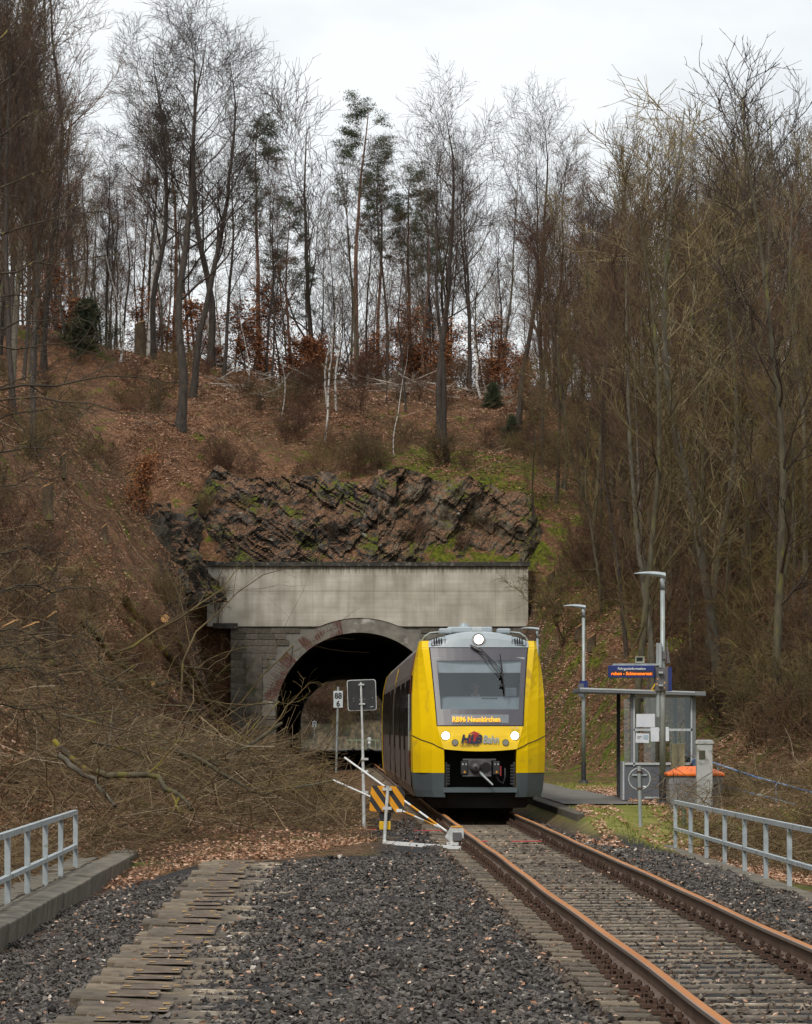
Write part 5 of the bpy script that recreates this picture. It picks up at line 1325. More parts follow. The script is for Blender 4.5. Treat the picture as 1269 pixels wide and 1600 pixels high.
def km_sign(px, d, ytop, ybot, ypole_t, ypole_b, t1, t2, lab, w):
    z = lambda y: kz(y, d); r = empty('hectometre_sign', (kx_(px, d), d, z(ypole_b)), 0, lab, 'sign', None)
    b = MB(); b.tube([(-.06, .04, -.2), (0, .04, z(ypole_t)-z(ypole_b))], .035, 8); b.build('pole', M['galv'], r)
    zc = (z(ytop)+z(ybot))/2-z(ypole_b); h = (z(ytop)-z(ybot))/2
    b = MB(); b.box(-w/2, w/2, -.02, .0, zc-h, zc+h); b.build('plate', mat('plate_white', (.50,.56,.58), (.60,.64,.66), 6, .6) if 'plate_white' not in bpy.data.materials else bpy.data.materials['plate_white'], r)
    text(t1, 'number', M['black'], r, (0, -.025, zc+.02*h/.26), h*.98, align='CENTER', bold=.008, sx=.9)
    text(t2, 'number', M['black'], r, (0, -.025, zc-h*.86), h*.98, align='CENTER', bold=.008, sx=.9)
km_sign(528.5, 110, 1079.5, 1105.5, 1073, 1199, '88', '6', 'white kilometre sign reading 88 over 6 in front of the tunnel mouth', .29)
km_sign(491.5, 345, 1127, 1136, 1125, 1172, '88', '8', 'tiny far white kilometre sign seen through the tunnel on the left', .38)
ds2 = empty('disc_signal', (kx_(577, 380), 380, -.3), 0, 'small white round signal disc seen far off through the tunnel', 'signal')
b = MB(); b.tube([(0, 0, 0), (0, 0, kz(1156, 380)+.3)], .05, 6); b.build('post', M['galv'], ds2)
b = MB(); b.disc((0, -.06, kz(1155, 380)+.3), .22, 'y', .02, 20); b.build('disc', M['white_metal'], ds2); b = MB(); b.box(-.13, .13, -.1, -.05, kz(1161.5, 380)+.3, kz(1159, 380)+.3); b.build('plate', M['white'], ds2)
ff_ = empty('far_railing', (kx_(566, 372), 372, -.35), 0, 'low greenish railing beyond the far tunnel mouth', 'railing')
M['green_rail'] = mat('green_rail', (.14,.20,.12), (.22,.27,.17), 3, .7)
b = MB(); b.box(-1.6, 1.9, -.03, .03, .95, 1.05); b.build('top_rail', M['green_rail'], ff_)
for x in np.arange(-1.6, 2.0, .5): b = MB(); b.box(x-.035, x+.035, -.03, .03, 0, .95); b.build('post', M['green_rail'], ff_)
# red survey paint on the sleepers and a low white stone or two
for (c, d, w) in ((2.6, 61.0, .18), (3.55, 61.0, .36), (1.95, 67.5, .3), (.95, 68.2, .22)):
    b = MB(); b.box(-w, w, -.06, .06, .0, .012); o = b.build('paint_mark', mat('red_spray', (.55,.05,.06), (.42,.04,.05), 30, .8) if 'red_spray' not in bpy.data.materials else bpy.data.materials['red_spray'], None); o.location = tr(c, d, -.19)
    tag(o, {2.6: 'short red paint mark left of centre between the rails', 3.55: 'longer red paint mark near the right rail between the rails', 1.95: 'faint red paint mark close in front of the train by the left rail', .95: 'red paint mark on the ground left of the left rail'}[c], 'paint mark')
# ------------------------------------------------------------------ bare trees grown branch by branch
def tubes(P, R, sides):
    """P (n,k,3) paths, R (n,k) radii -> vertices and quads."""
    n, k, _ = P.shape
    T = np.gradient(P, axis=1); T /= np.linalg.norm(T, axis=2, keepdims=True)+1e-9
    ref = np.where(np.abs(T[:, :1, 2:3]) > .9, np.array([[[1., 0, 0]]]), np.array([[[0, 0, 1.]]]))
    A = np.cross(T, np.broadcast_to(ref, T.shape)); A /= np.linalg.norm(A, axis=2, keepdims=True)+1e-9
    B = np.cross(T, A)
    w = np.arange(sides)*2*np.pi/sides
    V = P[:, :, None, :]+R[:, :, None, None]*(A[:, :, None, :]*np.cos(w)[None, None, :, None]+B[:, :, None, :]*np.sin(w)[None, None, :, None])
    i = np.arange(n)[:, None, None]*k*sides+np.arange(k-1)[None, :, None]*sides
    j = np.arange(sides)[None, None, :]; j2 = (j+1) % sides
    Fq = np.stack([i+j, i+j2, i+j2+sides, i+j+sides], -1).reshape(-1, 4)
    return V.reshape(-1, 3), Fq
def merge(parts):
    V, Fs, o = [], [], 0
    for v, f in parts: V.append(v); Fs.append(f+o); o += len(v)
    return np.concatenate(V), Fs
def lerp_path(P, R, idx, t):
    k = P.shape[1]; f = t*(k-1); i = np.minimum(f.astype(int), k-2); u = (f-i)[:, None]
    p = P[idx, i]*(1-u)+P[idx, i+1]*u; d = P[idx, i+1]-P[idx, i]; d = d/(np.linalg.norm(d, axis=1, keepdims=True)+1e-9)
    r = R[idx, i]*(1-u[:, 0])+R[idx, i+1]*u[:, 0]; return p, d, r
def spawn(P, R, m, t0, t1, ang, length, segs, up, wob, rf, g, tpow=1.0, taper=.25, lt=.5, minr=.004):
    n = len(P); idx = np.repeat(np.arange(n), m)
    t = t0+(t1-t0)*((np.tile(np.arange(m), n)+g.random(n*m))/m)**tpow
    p, d, r = lerp_path(P, R, idx, t); N = len(idx)
    rv = g.normal(size=(N, 3)); pr = np.cross(d, rv); pr /= np.linalg.norm(pr, axis=1, keepdims=True)+1e-9
    a = np.radians(ang)*(1+g.normal(size=N)*.22); dr = d*np.cos(a)[:, None]+pr*np.sin(a)[:, None]
    L_ = length*(1-lt*(t-t0)/(t1-t0+1e-6))*g.uniform(.65, 1.2, N)
    if hasattr(length, '__len__'): pass
    Q = np.zeros((N, segs+1, 3)); Q[:, 0] = p
    for s in range(segs):
        dr = dr+g.normal(size=(N, 3))*wob; dr[:, 2] += up
        dr /= np.linalg.norm(dr, axis=1, keepdims=True); Q[:, s+1] = Q[:, s]+dr*(L_/segs)[:, None]
    r0 = np.maximum(r*rf*g.uniform(.8, 1.15, N), minr); RR = r0[:, None]*np.linspace(1, taper, segs+1)[None]
    return Q, np.maximum(RR, minr*.6)
def trunk_path(g, H, k, lean, wob, r0, rtop=.12):
    P = np.zeros((1, k, 3)); d = np.array([lean[0], lean[1], 1.0])
    for i in range(1, k):
        d = d+g.normal(size=3)*[wob, wob, 0]; d[:2] -= (P[0, i-1, :2]-np.array(lean)*P[0, i-1, 2])*.03
        P[0, i] = P[0, i-1]+d/np.linalg.norm(d)*H/(k-1)
    t = np.linspace(0, 1, k); R = r0*((1-t)**.85*(1-rtop)+rtop); R[0] *= 1.35
    return P, R[None]
def grow(seed, H=20, r0=.26, kind='oak', lean=(0, 0)):
    g = np.random.default_rng(seed); T = []; C = []
    if kind == 'oak':      # broad rising limbs, open crown
        P, R = trunk_path(g, H, 16, lean, .055, r0, .05)
        T.append(tubes(P, R, 9))
        P1, R1 = spawn(P, R, 15, .33, .97, 42, H*.33, 9, .075, .12, .42, g, lt=.58, taper=.18)
        P2, R2 = spawn(P1, R1, 9, .18, 1, 40, H*.13, 6, .06, .12, .50, g, lt=.4)
        P3, R3 = spawn(P2, R2, 5, .15, 1, 40, H*.062, 4, .05, .09, .55, g, lt=.3, minr=.012)
        P4, R4 = spawn(P3, R3, 2, .2, 1, 36, H*.034, 2, .04, .08, .7, g, lt=.2, minr=.0105)
    elif kind == 'slim':   # forest grown, narrow crown
        P, R = trunk_path(g, H, 16, lean, .06, r0, .05)
        T.append(tubes(P, R, 8))
        P1, R1 = spawn(P, R, 22, .28, .99, 38, H*.22, 6, .10, .12, .38, g, lt=.6, taper=.2)
        P2, R2 = spawn(P1, R1, 7, .15, 1, 34, H*.085, 4, .06, .11, .5, g, lt=.4)
        P3, R3 = spawn(P2, R2, 5, .15, 1, 36, H*.045, 3, .05, .09, .55, g, lt=.3, minr=.0105)
        P4, R4 = spawn(P3, R3, 2, .2, 1, 34, H*.028, 2, .04, .08, .7, g, lt=.2, minr=.0095)
    elif kind == 'stem':   # forest tree with clear upswept branches, few twigs
        P, R = trunk_path(g, H, 16, lean, .035, r0, .08)
        T.append(tubes(P, R, 8))
        P1, R1 = spawn(P, R, 22, .20, .99, 40, H*.20, 8, .09, .10, .40, g, lt=.5, taper=.22, minr=.020)
        P2, R2 = spawn(P1, R1, 7, .15, 1, 34, H*.085, 5, .07, .10, .60, g, lt=.4, minr=.016)
        P3, R3 = spawn(P2, R2, 3, .2, 1, 36, H*.045, 3, .05, .10, .65, g, lt=.3, minr=.0125)
        P4, R4 = spawn(P3, R3, 1, .2, 1, 34, H*.025, 2, .04, .08, .7, g, lt=.2, minr=.011)
    elif kind == 'low':    # branched from the foot, twiggy edge of the wood
        P, R = trunk_path(g, H, 14, lean, .07, r0, .05)
        T.append(tubes(P, R, 8))
        P1, R1 = spawn(P, R, 26, .10, .98, 52, H*.27, 7, .05, .14, .36, g, lt=.6, taper=.2)
        P2, R2 = spawn(P1, R1, 7, .15, 1, 36, H*.10, 4, .05, .12, .5, g, lt=.4)
        P3, R3 = spawn(P2, R2, 5, .15, 1, 38, H*.05, 3, .04, .10, .55, g, lt=.3, minr=.0085)
        P4, R4 = spawn(P3, R3, 2, .2, 1, 42, H*.03, 2, .03, .12, .7, g, lt=.2, minr=.0075)
    elif kind == 'birch':
        P, R = trunk_path(g, H, 14, lean, .09, r0, .06)
        T.append(tubes(P, R, 8))
        P1, R1 = spawn(P, R, 18, .35, .99, 32, H*.17, 6, .06, .10, .32, g, lt=.6, taper=.2)
        P2, R2 = spawn(P1, R1, 6, .2, 1, 30, H*.08, 4, -.03, .12, .5, g, lt=.3)
        P3, R3 = spawn(P2, R2, 4, .2, 1, 30, H*.05, 3, -.06, .1, .6, g, lt=.2, minr=.007)
        P4, R4 = spawn(P3, R3, 2, .3, 1, 25, H*.03, 2, -.06, .1, .6, g, lt=.2, minr=.006)
    elif kind == 'shrub':
        n = 9; P = np.zeros((n, 7, 3)); R = np.zeros((n, 7))
        for i in range(n):
            a = g.uniform(0, 6.28); d = np.array([math.cos(a)*.45, math.sin(a)*.45, 1.0]); P[i, 0, :2] = g.normal(size=2)*.12
            for j in range(1, 7):
                d = d+g.normal(size=3)*.12; P[i, j] = P[i, j-1]+d/np.linalg.norm(d)*H/6*g.uniform(.6, 1.1)
            R[i] = r0*np.linspace(1, .25, 7)
        T.append(tubes(P, R, 4))
        P1, R1 = spawn(P, R, 7, .15, 1, 40, H*.42, 5, .03, .16, .6, g, lt=.4, minr=.008)
        P2, R2 = spawn(P1, R1, 5, .15, 1, 40, H*.22, 4, .0, .2, .6, g, lt=.3, minr=.006)
        P3, R3 = spawn(P2, R2, 3, .15, 1, 42, H*.12, 3, .0, .2, .6, g, lt=.3, minr=.005)
        P4, R4 = P3[:1], R3[:1]
    for (p, r, s) in ((P1, R1, 5), (P2, R2, 4), (P3, R3, 3), (P4, R4, 3)): C.append(tubes(p, r, s))
    return T, C, (P2, P3)
def make_tree(name, T, C, bark, twig, extra=None, label=None, cat='tree', group=None):
    """Tree as an Empty with a trunk and a crown."""
    r = empty(name, (0, 0, -500), 0, label, cat, group)
    V, Fs = merge(T); link('trunk', mesh_np('trunk', V, Fs, True), r, bark)
    V, Fs = merge(C); link('crown', mesh_np('crown', V, Fs, False), r, twig)
    if extra: extra(r)
    return r
def leaf_quads(pts, size, g, droop=0.0):
    n = len(pts); a = g.normal(size=(n, 3)); a /= np.linalg.norm(a, axis=1, keepdims=True); b = np.cross(a, g.normal(size=(n, 3))); b /= np.linalg.norm(b, axis=1, keepdims=True)
    s = size*g.uniform(.6, 1.3, n)[:, None]; c = np.cross(a, b)
    V = np.stack([pts-a*s, pts-b*s*.55+c*s*.25, pts+a*s, pts+b*s*.55+c*s*.25], 1).reshape(-1, 3)
    i = np.arange(n)[:, None]*4; return V, np.concatenate([np.concatenate([i, i+1, i+2], 1), np.concatenate([i, i+2, i+3], 1)])
def leaves_on(paths, n, size, seed, spread=.12):
    g = np.random.default_rng(seed); k = paths.shape[1]
    i = g.integers(0, len(paths), n); j = g.integers(1, k, n); p = paths[i, j]+g.normal(size=(n, 3))*spread
    V, Fq = leaf_quads(p, size, g); t = np.repeat(g.random(n), 4); return V, Fq, t

protos = {}
def proto(key, *a, **k):
    protos[key] = make_tree(*a, **k); return protos[key]
def place(src, name, p, rz, s, label, group=None, tilt=(0, 0), cat=None):
    o = copy_tree(src); o.name = name; o.location = p; o.rotation_euler = (tilt[0], tilt[1], rz); o.scale = (s[0], s[0], s[1]) if hasattr(s, '__len__') else (s,)*3
    o['label'] = label
    if group: o['group'] = group
    elif 'group' in o: del o['group']
    if cat: o['category'] = cat
    return o
M['twig_light'] = mat('twig_light', (.10,.080,.045), (.20,.165,.095), .7, .9, vary=True)
VAR = {'oak': [], 'slim': [], 'slim_olive': [], 'low': [], 'birch': [], 'shrub': [], 'bush_low': []}
for i in range(3):
    T, C, _ = grow(100+i, 21, .215, 'oak'); VAR['oak'].append(make_tree('oak_tree', T, C, M['bark_dark'], M['twig_purple']))
for i in range(3):
    T, C, _ = grow(200+i, 20, .155, 'slim'); VAR['slim'].append(make_tree('bare_tree', T, C, M['bark_dark'], (M['twig_purple'], M['twig_red'], M['twig_brown'])[i]))
for i in range(4):
    T, C, _ = grow(300+i, 22, .15, 'stem'); VAR['slim_olive'].append(make_tree('bare_tree', T, C, (M['bark_olive'], M['bark_grey'])[i % 2], (M['twig_olive'], M['twig_brown'], M['twig_purple'], M['twig_light'])[i]))
for i in range(3):
    T, C, _ = grow(400+i, 13, .10, 'low'); VAR['low'].append(make_tree('young_tree', T, C, M['bark_olive'], (M['twig_olive'], M['twig_brown'], M['twig_olive'])[i]))
for i in range(2):
    T, C, _ = grow(500+i, 15, .10, 'birch'); VAR['birch'].append(make_tree('birch_tree', T, C, M['bark_birch'], M['twig_purple']))
for i in range(3):
    T, C, _ = grow(600+i, 1.9, .014, 'shrub'); VAR['shrub'].append(make_tree('bare_shrub', T, C, M['twig_brown'], (M['twig_brown'], M['twig_olive'], M['twig_red'])[i], cat='shrub'))
# pines: bare reddish stem, needle tufts carried in uneven tiers at the top
def pine(seed, H=19, r0=.2):
    g = np.random.default_rng(seed); P, R = trunk_path(g, H, 14, (0, 0), .05, r0, .12)
    P1, R1 = spawn(P, R, 24, .55, 1.0, 68, H*.16, 5, .06, .14, .30, g, lt=.55, taper=.25)
    P2, R2 = spawn(P1, R1, 5, .35, 1, 40, H*.055, 3, .08, .15, .5, g, lt=.2)
    r = make_tree('pine_tree', [tubes(P, R, 8)], [tubes(P1, R1, 4), tubes(P2, R2, 3)], M['bark_pine'], M['twig_brown'])
    n = 13000; i = g.integers(0, len(P2), n); j = g.integers(1, 4, n); p = P2[i, j]+g.normal(size=(n, 3))*[.20, .20, .07]
    d = g.normal(size=(n, 3)); d[:, 2] = np.abs(d[:, 2])+.2; d /= np.linalg.norm(d, axis=1, keepdims=True); q = np.cross(d, g.normal(size=(n, 3))); q /= np.linalg.norm(q, axis=1, keepdims=True)
    V = np.stack([p-q*.022, p+q*.022, p+d*.15], 1).reshape(-1, 3); Fq = np.arange(n*3).reshape(-1, 3)
    link('needles', mesh_np('needles', V, [Fq], False), r, M['needles']); return r
VAR['pine'] = [pine(701), pine(702, 18, .17)]
# young beech that keeps its copper leaves
def copper(seed, H=5.5):
    T, C, (P2, P3) = grow(seed, H, .05, 'low'); r = make_tree('copper_beech', T, C, M['bark_grey'], M['twig_red'])
    V, Fq, t = leaves_on(P3, 1500, .085, seed, .30); link('foliage', mesh_np('foliage', V, [Fq], False, {'tint': t}), r, M['copper_leaf']); return r
VAR['copper'] = [copper(801), copper(802, 4.0)]
# small spruce / juniper bush
def conifer(seed, H=3.0, w=1.6):
    g = np.random.default_rng(seed); P, R = trunk_path(g, H, 8, (0, 0), .05, .06, .15)
    P1, R1 = spawn(P, R, 60, .03, 1, 78, w, 4, .04, .1, .4, g, lt=.85)
    n = 14000; i = g.integers(0, len(P1), n); j = g.integers(1, 5, n); p = P1[i, j]+g.normal(size=(n, 3))*.13
    d = g.normal(size=(n, 3)); d /= np.linalg.norm(d, axis=1, keepdims=True); q = np.cross(d, g.normal(size=(n, 3))); q /= np.linalg.norm(q, axis=1, keepdims=True)
    V = np.stack([p-q*.02, p+q*.02, p+d*.14], 1).reshape(-1, 3)
    r = make_tree('conifer_bush', [tubes(P, R, 6)], [tubes(P1, R1, 3)], M['bark_pine'], M['twig_brown'], cat='bush')
    link('needles', mesh_np('needles', V, [np.arange(n*3).reshape(-1, 3)], False), r, M['needles']); return r
VAR['conifer'] = [conifer(901)]
PROTO = [o for v in VAR.values() for o in v]
U = rnd.uniform
def pg(px, d): return at(px, d)-Vector((0, 0, .25))
def base_d(px, y, d0=100, d1=330):
    """Distance at which the ground is seen at picture point (px, y)."""
    dd = np.arange(d0, d1, .5); X = (px-634.5)/F_PX*dd; z = ground(X, dd); yy = 1140-(z-EYE)/dd*F_PX
    k = np.argmax(yy <= y); return dd[k] if (yy <= y).any() else d1
# --- trees one can pick out: (kind, variant, foot px, foot row, top row, girth, tilt, label)
HERO = [
 ('oak', 0, 240, 562, 15, 1.0, (.0, .05), 'tall dark crooked tree forking high, behind a pale birch on the left hilltop'),
 ('oak', 1, 281, 668, -20, 1.25, (0, .07), 'thick dark oak rooted lowest on the bank above the left rock face'),
 ('oak', 2, 300, 622, 30, 1.1, (0, .05), 'dark oak rising just right behind the lowest rooted thick oak'),
 ('oak', 0, 329, 572, -5, 1.15, (0, .02), 'straight tall dark oak, highest crown right of the thick leaning oak'),
 ('oak', 1, 349, 592, 150, .8, (0, .06), 'slightly shorter dark oak leaning right beside the straight tall oak'),
 ('oak', 2, 457, 596, 112, 1.0, (0, .03), 'dark oak with an even fan crown standing left of the tall pine'),
 ('slim', 0, 424, 612, 250, .7, (0, .10), 'thin dark tree leaning right in front of the fan crowned oak'),
 ('oak', 0, 690, 690, 110, 1.1, (0, -.01), 'big dark oak with the widest open crown in the middle of the skyline'),
 ('oak', 1, 700, 722, 190, .9, (0, .05), 'dark stem rooted by green moss, forked into a crown beside the big oak'),
 ('slim', 1, 634, 642, 330, .8, (0, .02), 'straight dark stem with copper leaves at its foot, left of the big oak'),
 ('slim', 2, 604, 630, 420, .5, (0, -.04), 'crooked thin dark tree between the pines and the straight dark stem'),
 ('oak', 2, 809, 665, 128, .95, (0, .0), 'lone dark tree with an airy crown right of the widest crowned oak'),
 ('slim', 0, 845, 650, 190, .9, (0, .02), 'dark tree at the left edge of the dense right hand wood'),
 ('slim', 1, 868, 640, 200, .9, (0, -.02), 'dark tree with ascending limbs just inside the edge of the right wood'),
 ('birch', 0, 188, 572, 290, 1.15, (0, .05), 'white birch leaning right beside the dark conifer bush'),
 ('birch', 1, 232, 556, 25, 1.0, (0, .0), 'very tall thin white birch close against a dark crooked tree'),
 ('birch', 0, 386, 610, 410, .8, (0, .07), 'short white curved birch on the bank between dark oaks'),
 ('birch', 1, 508, 690, 380, .9, (0, .05), 'lowest rooted of the slender white birches above the portal'),
 ('birch', 0, 512, 640, 350, .9, (0, .05), 'left one of two close white birches behind the lowest rooted birch'),
 ('birch', 1, 526, 645, 330, .9, (0, .07), 'right one of two close white birches behind the lowest rooted birch'),
 ('birch', 0, 616, 712, 520, .6, (0, .0), 'thin pale birch sapling on the mossy bank above the portal'),
 ('birch', 1, 752, 622, 440, 1.5, (0, .01), 'thickest white birch stem, standing in the wood right of the big oak'),
 ('birch', 0, 440, 660, 480, .6, (0, .16), 'pale thin tree leaning strongly right above the rock face'),
]
for (kd, vi, px, yb, yt, gi, tilt, lab) in HERO:
    d = base_d(px, yb); p = at(px, d); p.z -= .3
    Hh = ((1140-yt)/F_PX*d+EYE-p.z)*(.90 if kd == 'oak' else .95); src = VAR[kd][vi]; H0_ = {'oak': 21, 'slim': 20, 'birch': 15}[kd]
    sz_k = Hh/H0_; place(src, {'oak': 'oak_tree', 'slim': 'bare_tree', 'birch': 'birch_tree'}[kd], p, U(0, 6.28), (sz_k*gi if kd != 'birch' else max(sz_k, .6)*gi, sz_k), lab, tilt=(tilt[0]*.4, tilt[1]*.4))
for (vi, px, yt, d, lab) in ((0, 558, 165, 214, 'tallest pine, dark crown standing clear against the sky in the middle'),
                        (1, 596, 235, 216, 'slimmer pine directly right of the tallest pine'),
                        (0, 640, 270, 218, 'pine with a broad dull crown left of the big open oak'),
                        (1, 664, 300, 215, 'pine partly hidden behind the widest crowned oak'),
                        (0, 272, 180, 222, 'green crowned pine behind the crooked dark tree on the left'),
                        (1, 300, 330, 225, 'lower pine crown behind the two thick leaning oaks'),
                        (0, 402, 200, 222, 'pine with a green crown between the oaks left of centre'),
                        (1, 448, 310, 226, 'pine with drooping tiers behind the fan crowned oak'),
                        (0, 480, 420, 230, 'shortest pine just right of the fan crowned oak')):
    p = pg(px, d); Hh = (1140-yt)/F_PX*d+EYE-p.z; place(VAR['pine'][vi], 'pine_tree', p, U(0, 6), Hh/19, lab, tilt=(0, U(-.02, .03)))
for px, y, s, lab in ((640, 560, 1.0, 'copper leaved young beech at the middle of the ridge'), (668, 555, .8, 'copper leaved young beech touching the middle one from the right'),
                     (596, 560, .7, 'small copper leaved beech left of the middle one'), (270, 500, 1.0, 'copper leaved beech behind the thick leaning oaks on the ridge'),
                     (225, 500, .8, 'copper leaved beech beside the pale tree stump on the left ridge'), (395, 530, 1.1, 'widest copper leaved beech behind the short white birch'),
                     (500, 530, .9, 'copper leaved beech just left of the two close birches'), (60, 520, .9, 'copper leaved beech far left on the ridge'),
                     (815, 600, .7, 'faint copper leaved beech behind the lone airy tree'), (700, 560, .9, 'copper leaved beech right behind the big oak stem')):
    d = min(base_d(px, y+20), 216); place(VAR['copper'][rnd.randint(0, 1)], 'copper_beech', pg(px, d), U(0, 6), (s*1.35, s*.95), lab)
d = base_d(215, 745, 90); 
place(VAR['copper'][1], 'copper_beech', at(215, 158)-Vector((0, 0, .2)), .5, .75, 'low spreading orange leaved beech on the left slope above the slate slabs')
place(VAR['conifer'][0], 'conifer_bush', pg(135, base_d(135, 548)), 0, (1.3, .95), 'dark green broad conifer bush on the left slope')
place(VAR['conifer'][0], 'conifer_bush', pg(770, base_d(770, 640)), 1, .55, 'small green conifer bush at the foot of the thickest white birch')
place(VAR['conifer'][0], 'conifer_bush', pg(800, base_d(800, 700)), 2, .6, 'green conifer bush on the bank left of the right hand wood')
for i in range(15):
    px = U(90, 830); z_ = next(w for x, w in ((250, 'behind the conifer bush'), (420, 'behind the leaning oaks'), (560, 'below the tall pines'), (720, 'around the big oak'), (9999, 'behind the lone airy tree')) if px < x)
    d = U(209, 226); s_ = U(.6, 1.1); place(VAR['copper'][i % 2], 'copper_beech', pg(px, d), U(0, 6), (s_*1.4, s_*.85), 'copper leaved beech in the undergrowth of the ridge, '+z_, 'copper beeches along the ridge')
# --- woods whose single trees nothing sets apart
def wood(n, pxr, dr, kinds, hr, label, group, ok=None, tilt=.016, name='bare_tree', tilt0=(0, 0), zones=None):
    c = 0; tries = 0
    while c < n and tries < n*30:
        tries += 1; px, d = U(*pxr), U(*dr); X = (px-634.5)/F_PX*d
        if ok and not ok(X-SL*d, d, px): continue
        kd = rnd.choice(kinds); src = rnd.choice(VAR[kd]); p = pg(px, d)
        lb = label
        if zones:
            z_ = next(w for x, w in zones if px < x); b_ = {'bark_dark': 'dark barked', 'bark_olive': 'olive barked', 'bark_grey': 'grey barked', 'bark_birch': 'white barked'}.get(src.children[0].data.materials[0].name, 'brown barked')
            lb = b_+' '+label+', '+z_
        h_ = hr(px, d)
        place(src, src.name.split('.')[0], p, U(0, 6.28), (U(.8, 1.1)*h_, h_*U(.88, 1.12)), lb, group, tilt=(tilt0[0]+U(-tilt, tilt), tilt0[1]+U(-tilt, tilt))); c += 1
wood(58, (40, 900), (206, 262), ['slim', 'slim', 'slim_olive'], lambda p, d: U(.50, .78), 'slender tree on the hilltop skyline', 'bare trees along the hilltop', zones=((150, 'left of the conifer bush'), (300, 'behind the leaning oaks'), (430, 'left of the fan crowned oak'), (560, 'left of the tallest pine'), (680, 'behind the pines'), (790, 'behind the widest crowned oak'), (9999, 'behind the airy lone tree')))
wood(60, (30, 900), (262, 332), ['slim', 'slim', 'low'], lambda p, d: U(.55, .85), 'faint slender tree far back behind the hilltop', 'far trees behind the hilltop', None, .03, zones=((200, 'left of the leaning oaks'), (420, 'behind the oaks'), (560, 'behind the tallest pine'), (720, 'behind the big oak'), (9999, 'at the right')))
wood(18, (-40, 230), (205, 250), ['slim'], lambda p, d: U(.6, .85), 'slender bare tree at the far left end of the hilltop', 'bare trees at the left end of the hilltop')
# right hand wood on the slope beside the station
def hR(px, d):
    return .86*hR0(px, d)
def hR0(px, d):
    top = np.interp(px, [830, 880, 960, 1020, 1150, 1269], [260, 230, 205, 150, 148, 165])+U(0, 70)
    z0 = float(ground((px-634.5)/F_PX*d, d)); return min(max(((1140-top)/F_PX*d+EYE-z0)/22.0, .5), 1.35)
okR = lambda c, d, px: c > float(np.interp(d, [90, 120, 150, 175, 215], [14.5, 13.2, 11.8, 12.5, 10.5]))
wood(72, (880, 1330), (118, 178), ['slim_olive', 'slim_olive', 'slim'], hR, 'tall tree in the dense right wood', 'bare trees of the right wood', okR, zones=((960, 'above the train'), (1060, 'behind the shelter'), (1150, 'right of the shelter roof'), (1225, 'above the handrail'), (9999, 'at the right edge')))
wood(26, (840, 1330), (176, 218), ['slim', 'slim_olive', 'oak'], hR, 'tall tree at the back of the right wood', 'bare trees at the back of the right wood', okR, zones=((960, 'above the train'), (1060, 'behind the shelter'), (1150, 'right of the shelter roof'), (1225, 'above the handrail'), (9999, 'at the right edge')))
wood(30, (835, 1000), (178, 214), ['slim_olive', 'slim', 'slim_olive', 'slim'], hR, 'tall tree on the bank between the lone airy tree and the right wood', 'bare trees at the left fringe of the right wood')
wood(30, (900, 1330), (112, 165), ['low'], lambda p, d: U(.75, 1.1), 'young twiggy tree in the right wood', 'young trees of the right wood', okR, zones=((960, 'above the train'), (1060, 'behind the shelter'), (1150, 'right of the shelter roof'), (1225, 'above the handrail'), (9999, 'at the right edge')))
wood(12, (820, 1000), (176, 205), ['low'], lambda p, d: U(.5, .8), 'young olive twigged tree on the bank right of the portal', 'young trees right of the portal')
for vi, px, d, top, gi, lab in ((0, 990, 112, 300, .95, 'slim pale stem rising between the two lamp posts'), (1, 1024, 116, 340, .9, 'slim pale stem directly behind the near lamp post'),
                        (1, 1012, 124, 420, .6, 'thin olive stem between the two slim pale stems'), (3, 1127, 118, 160, 1.25, 'thick leaning olive brown trunk right of the shelter'),
                        (2, 1212, 104, 140, 1.0, 'pale lichen covered trunk near the right edge above the handrail'), (2, 1168, 128, 170, 1.0, 'dark mossy trunk between the leaning trunk and the lichen covered one')):
    p = at(px, d)-Vector((0, 0, .2)); Hh = (1140-top)/F_PX*d+EYE-p.z; k = Hh/22
    place(VAR['slim_olive'][vi], 'bare_tree', p, U(0, 6), (gi, k), lab, tilt=(0, -.05 if px == 1127 else U(-.015, .015)))
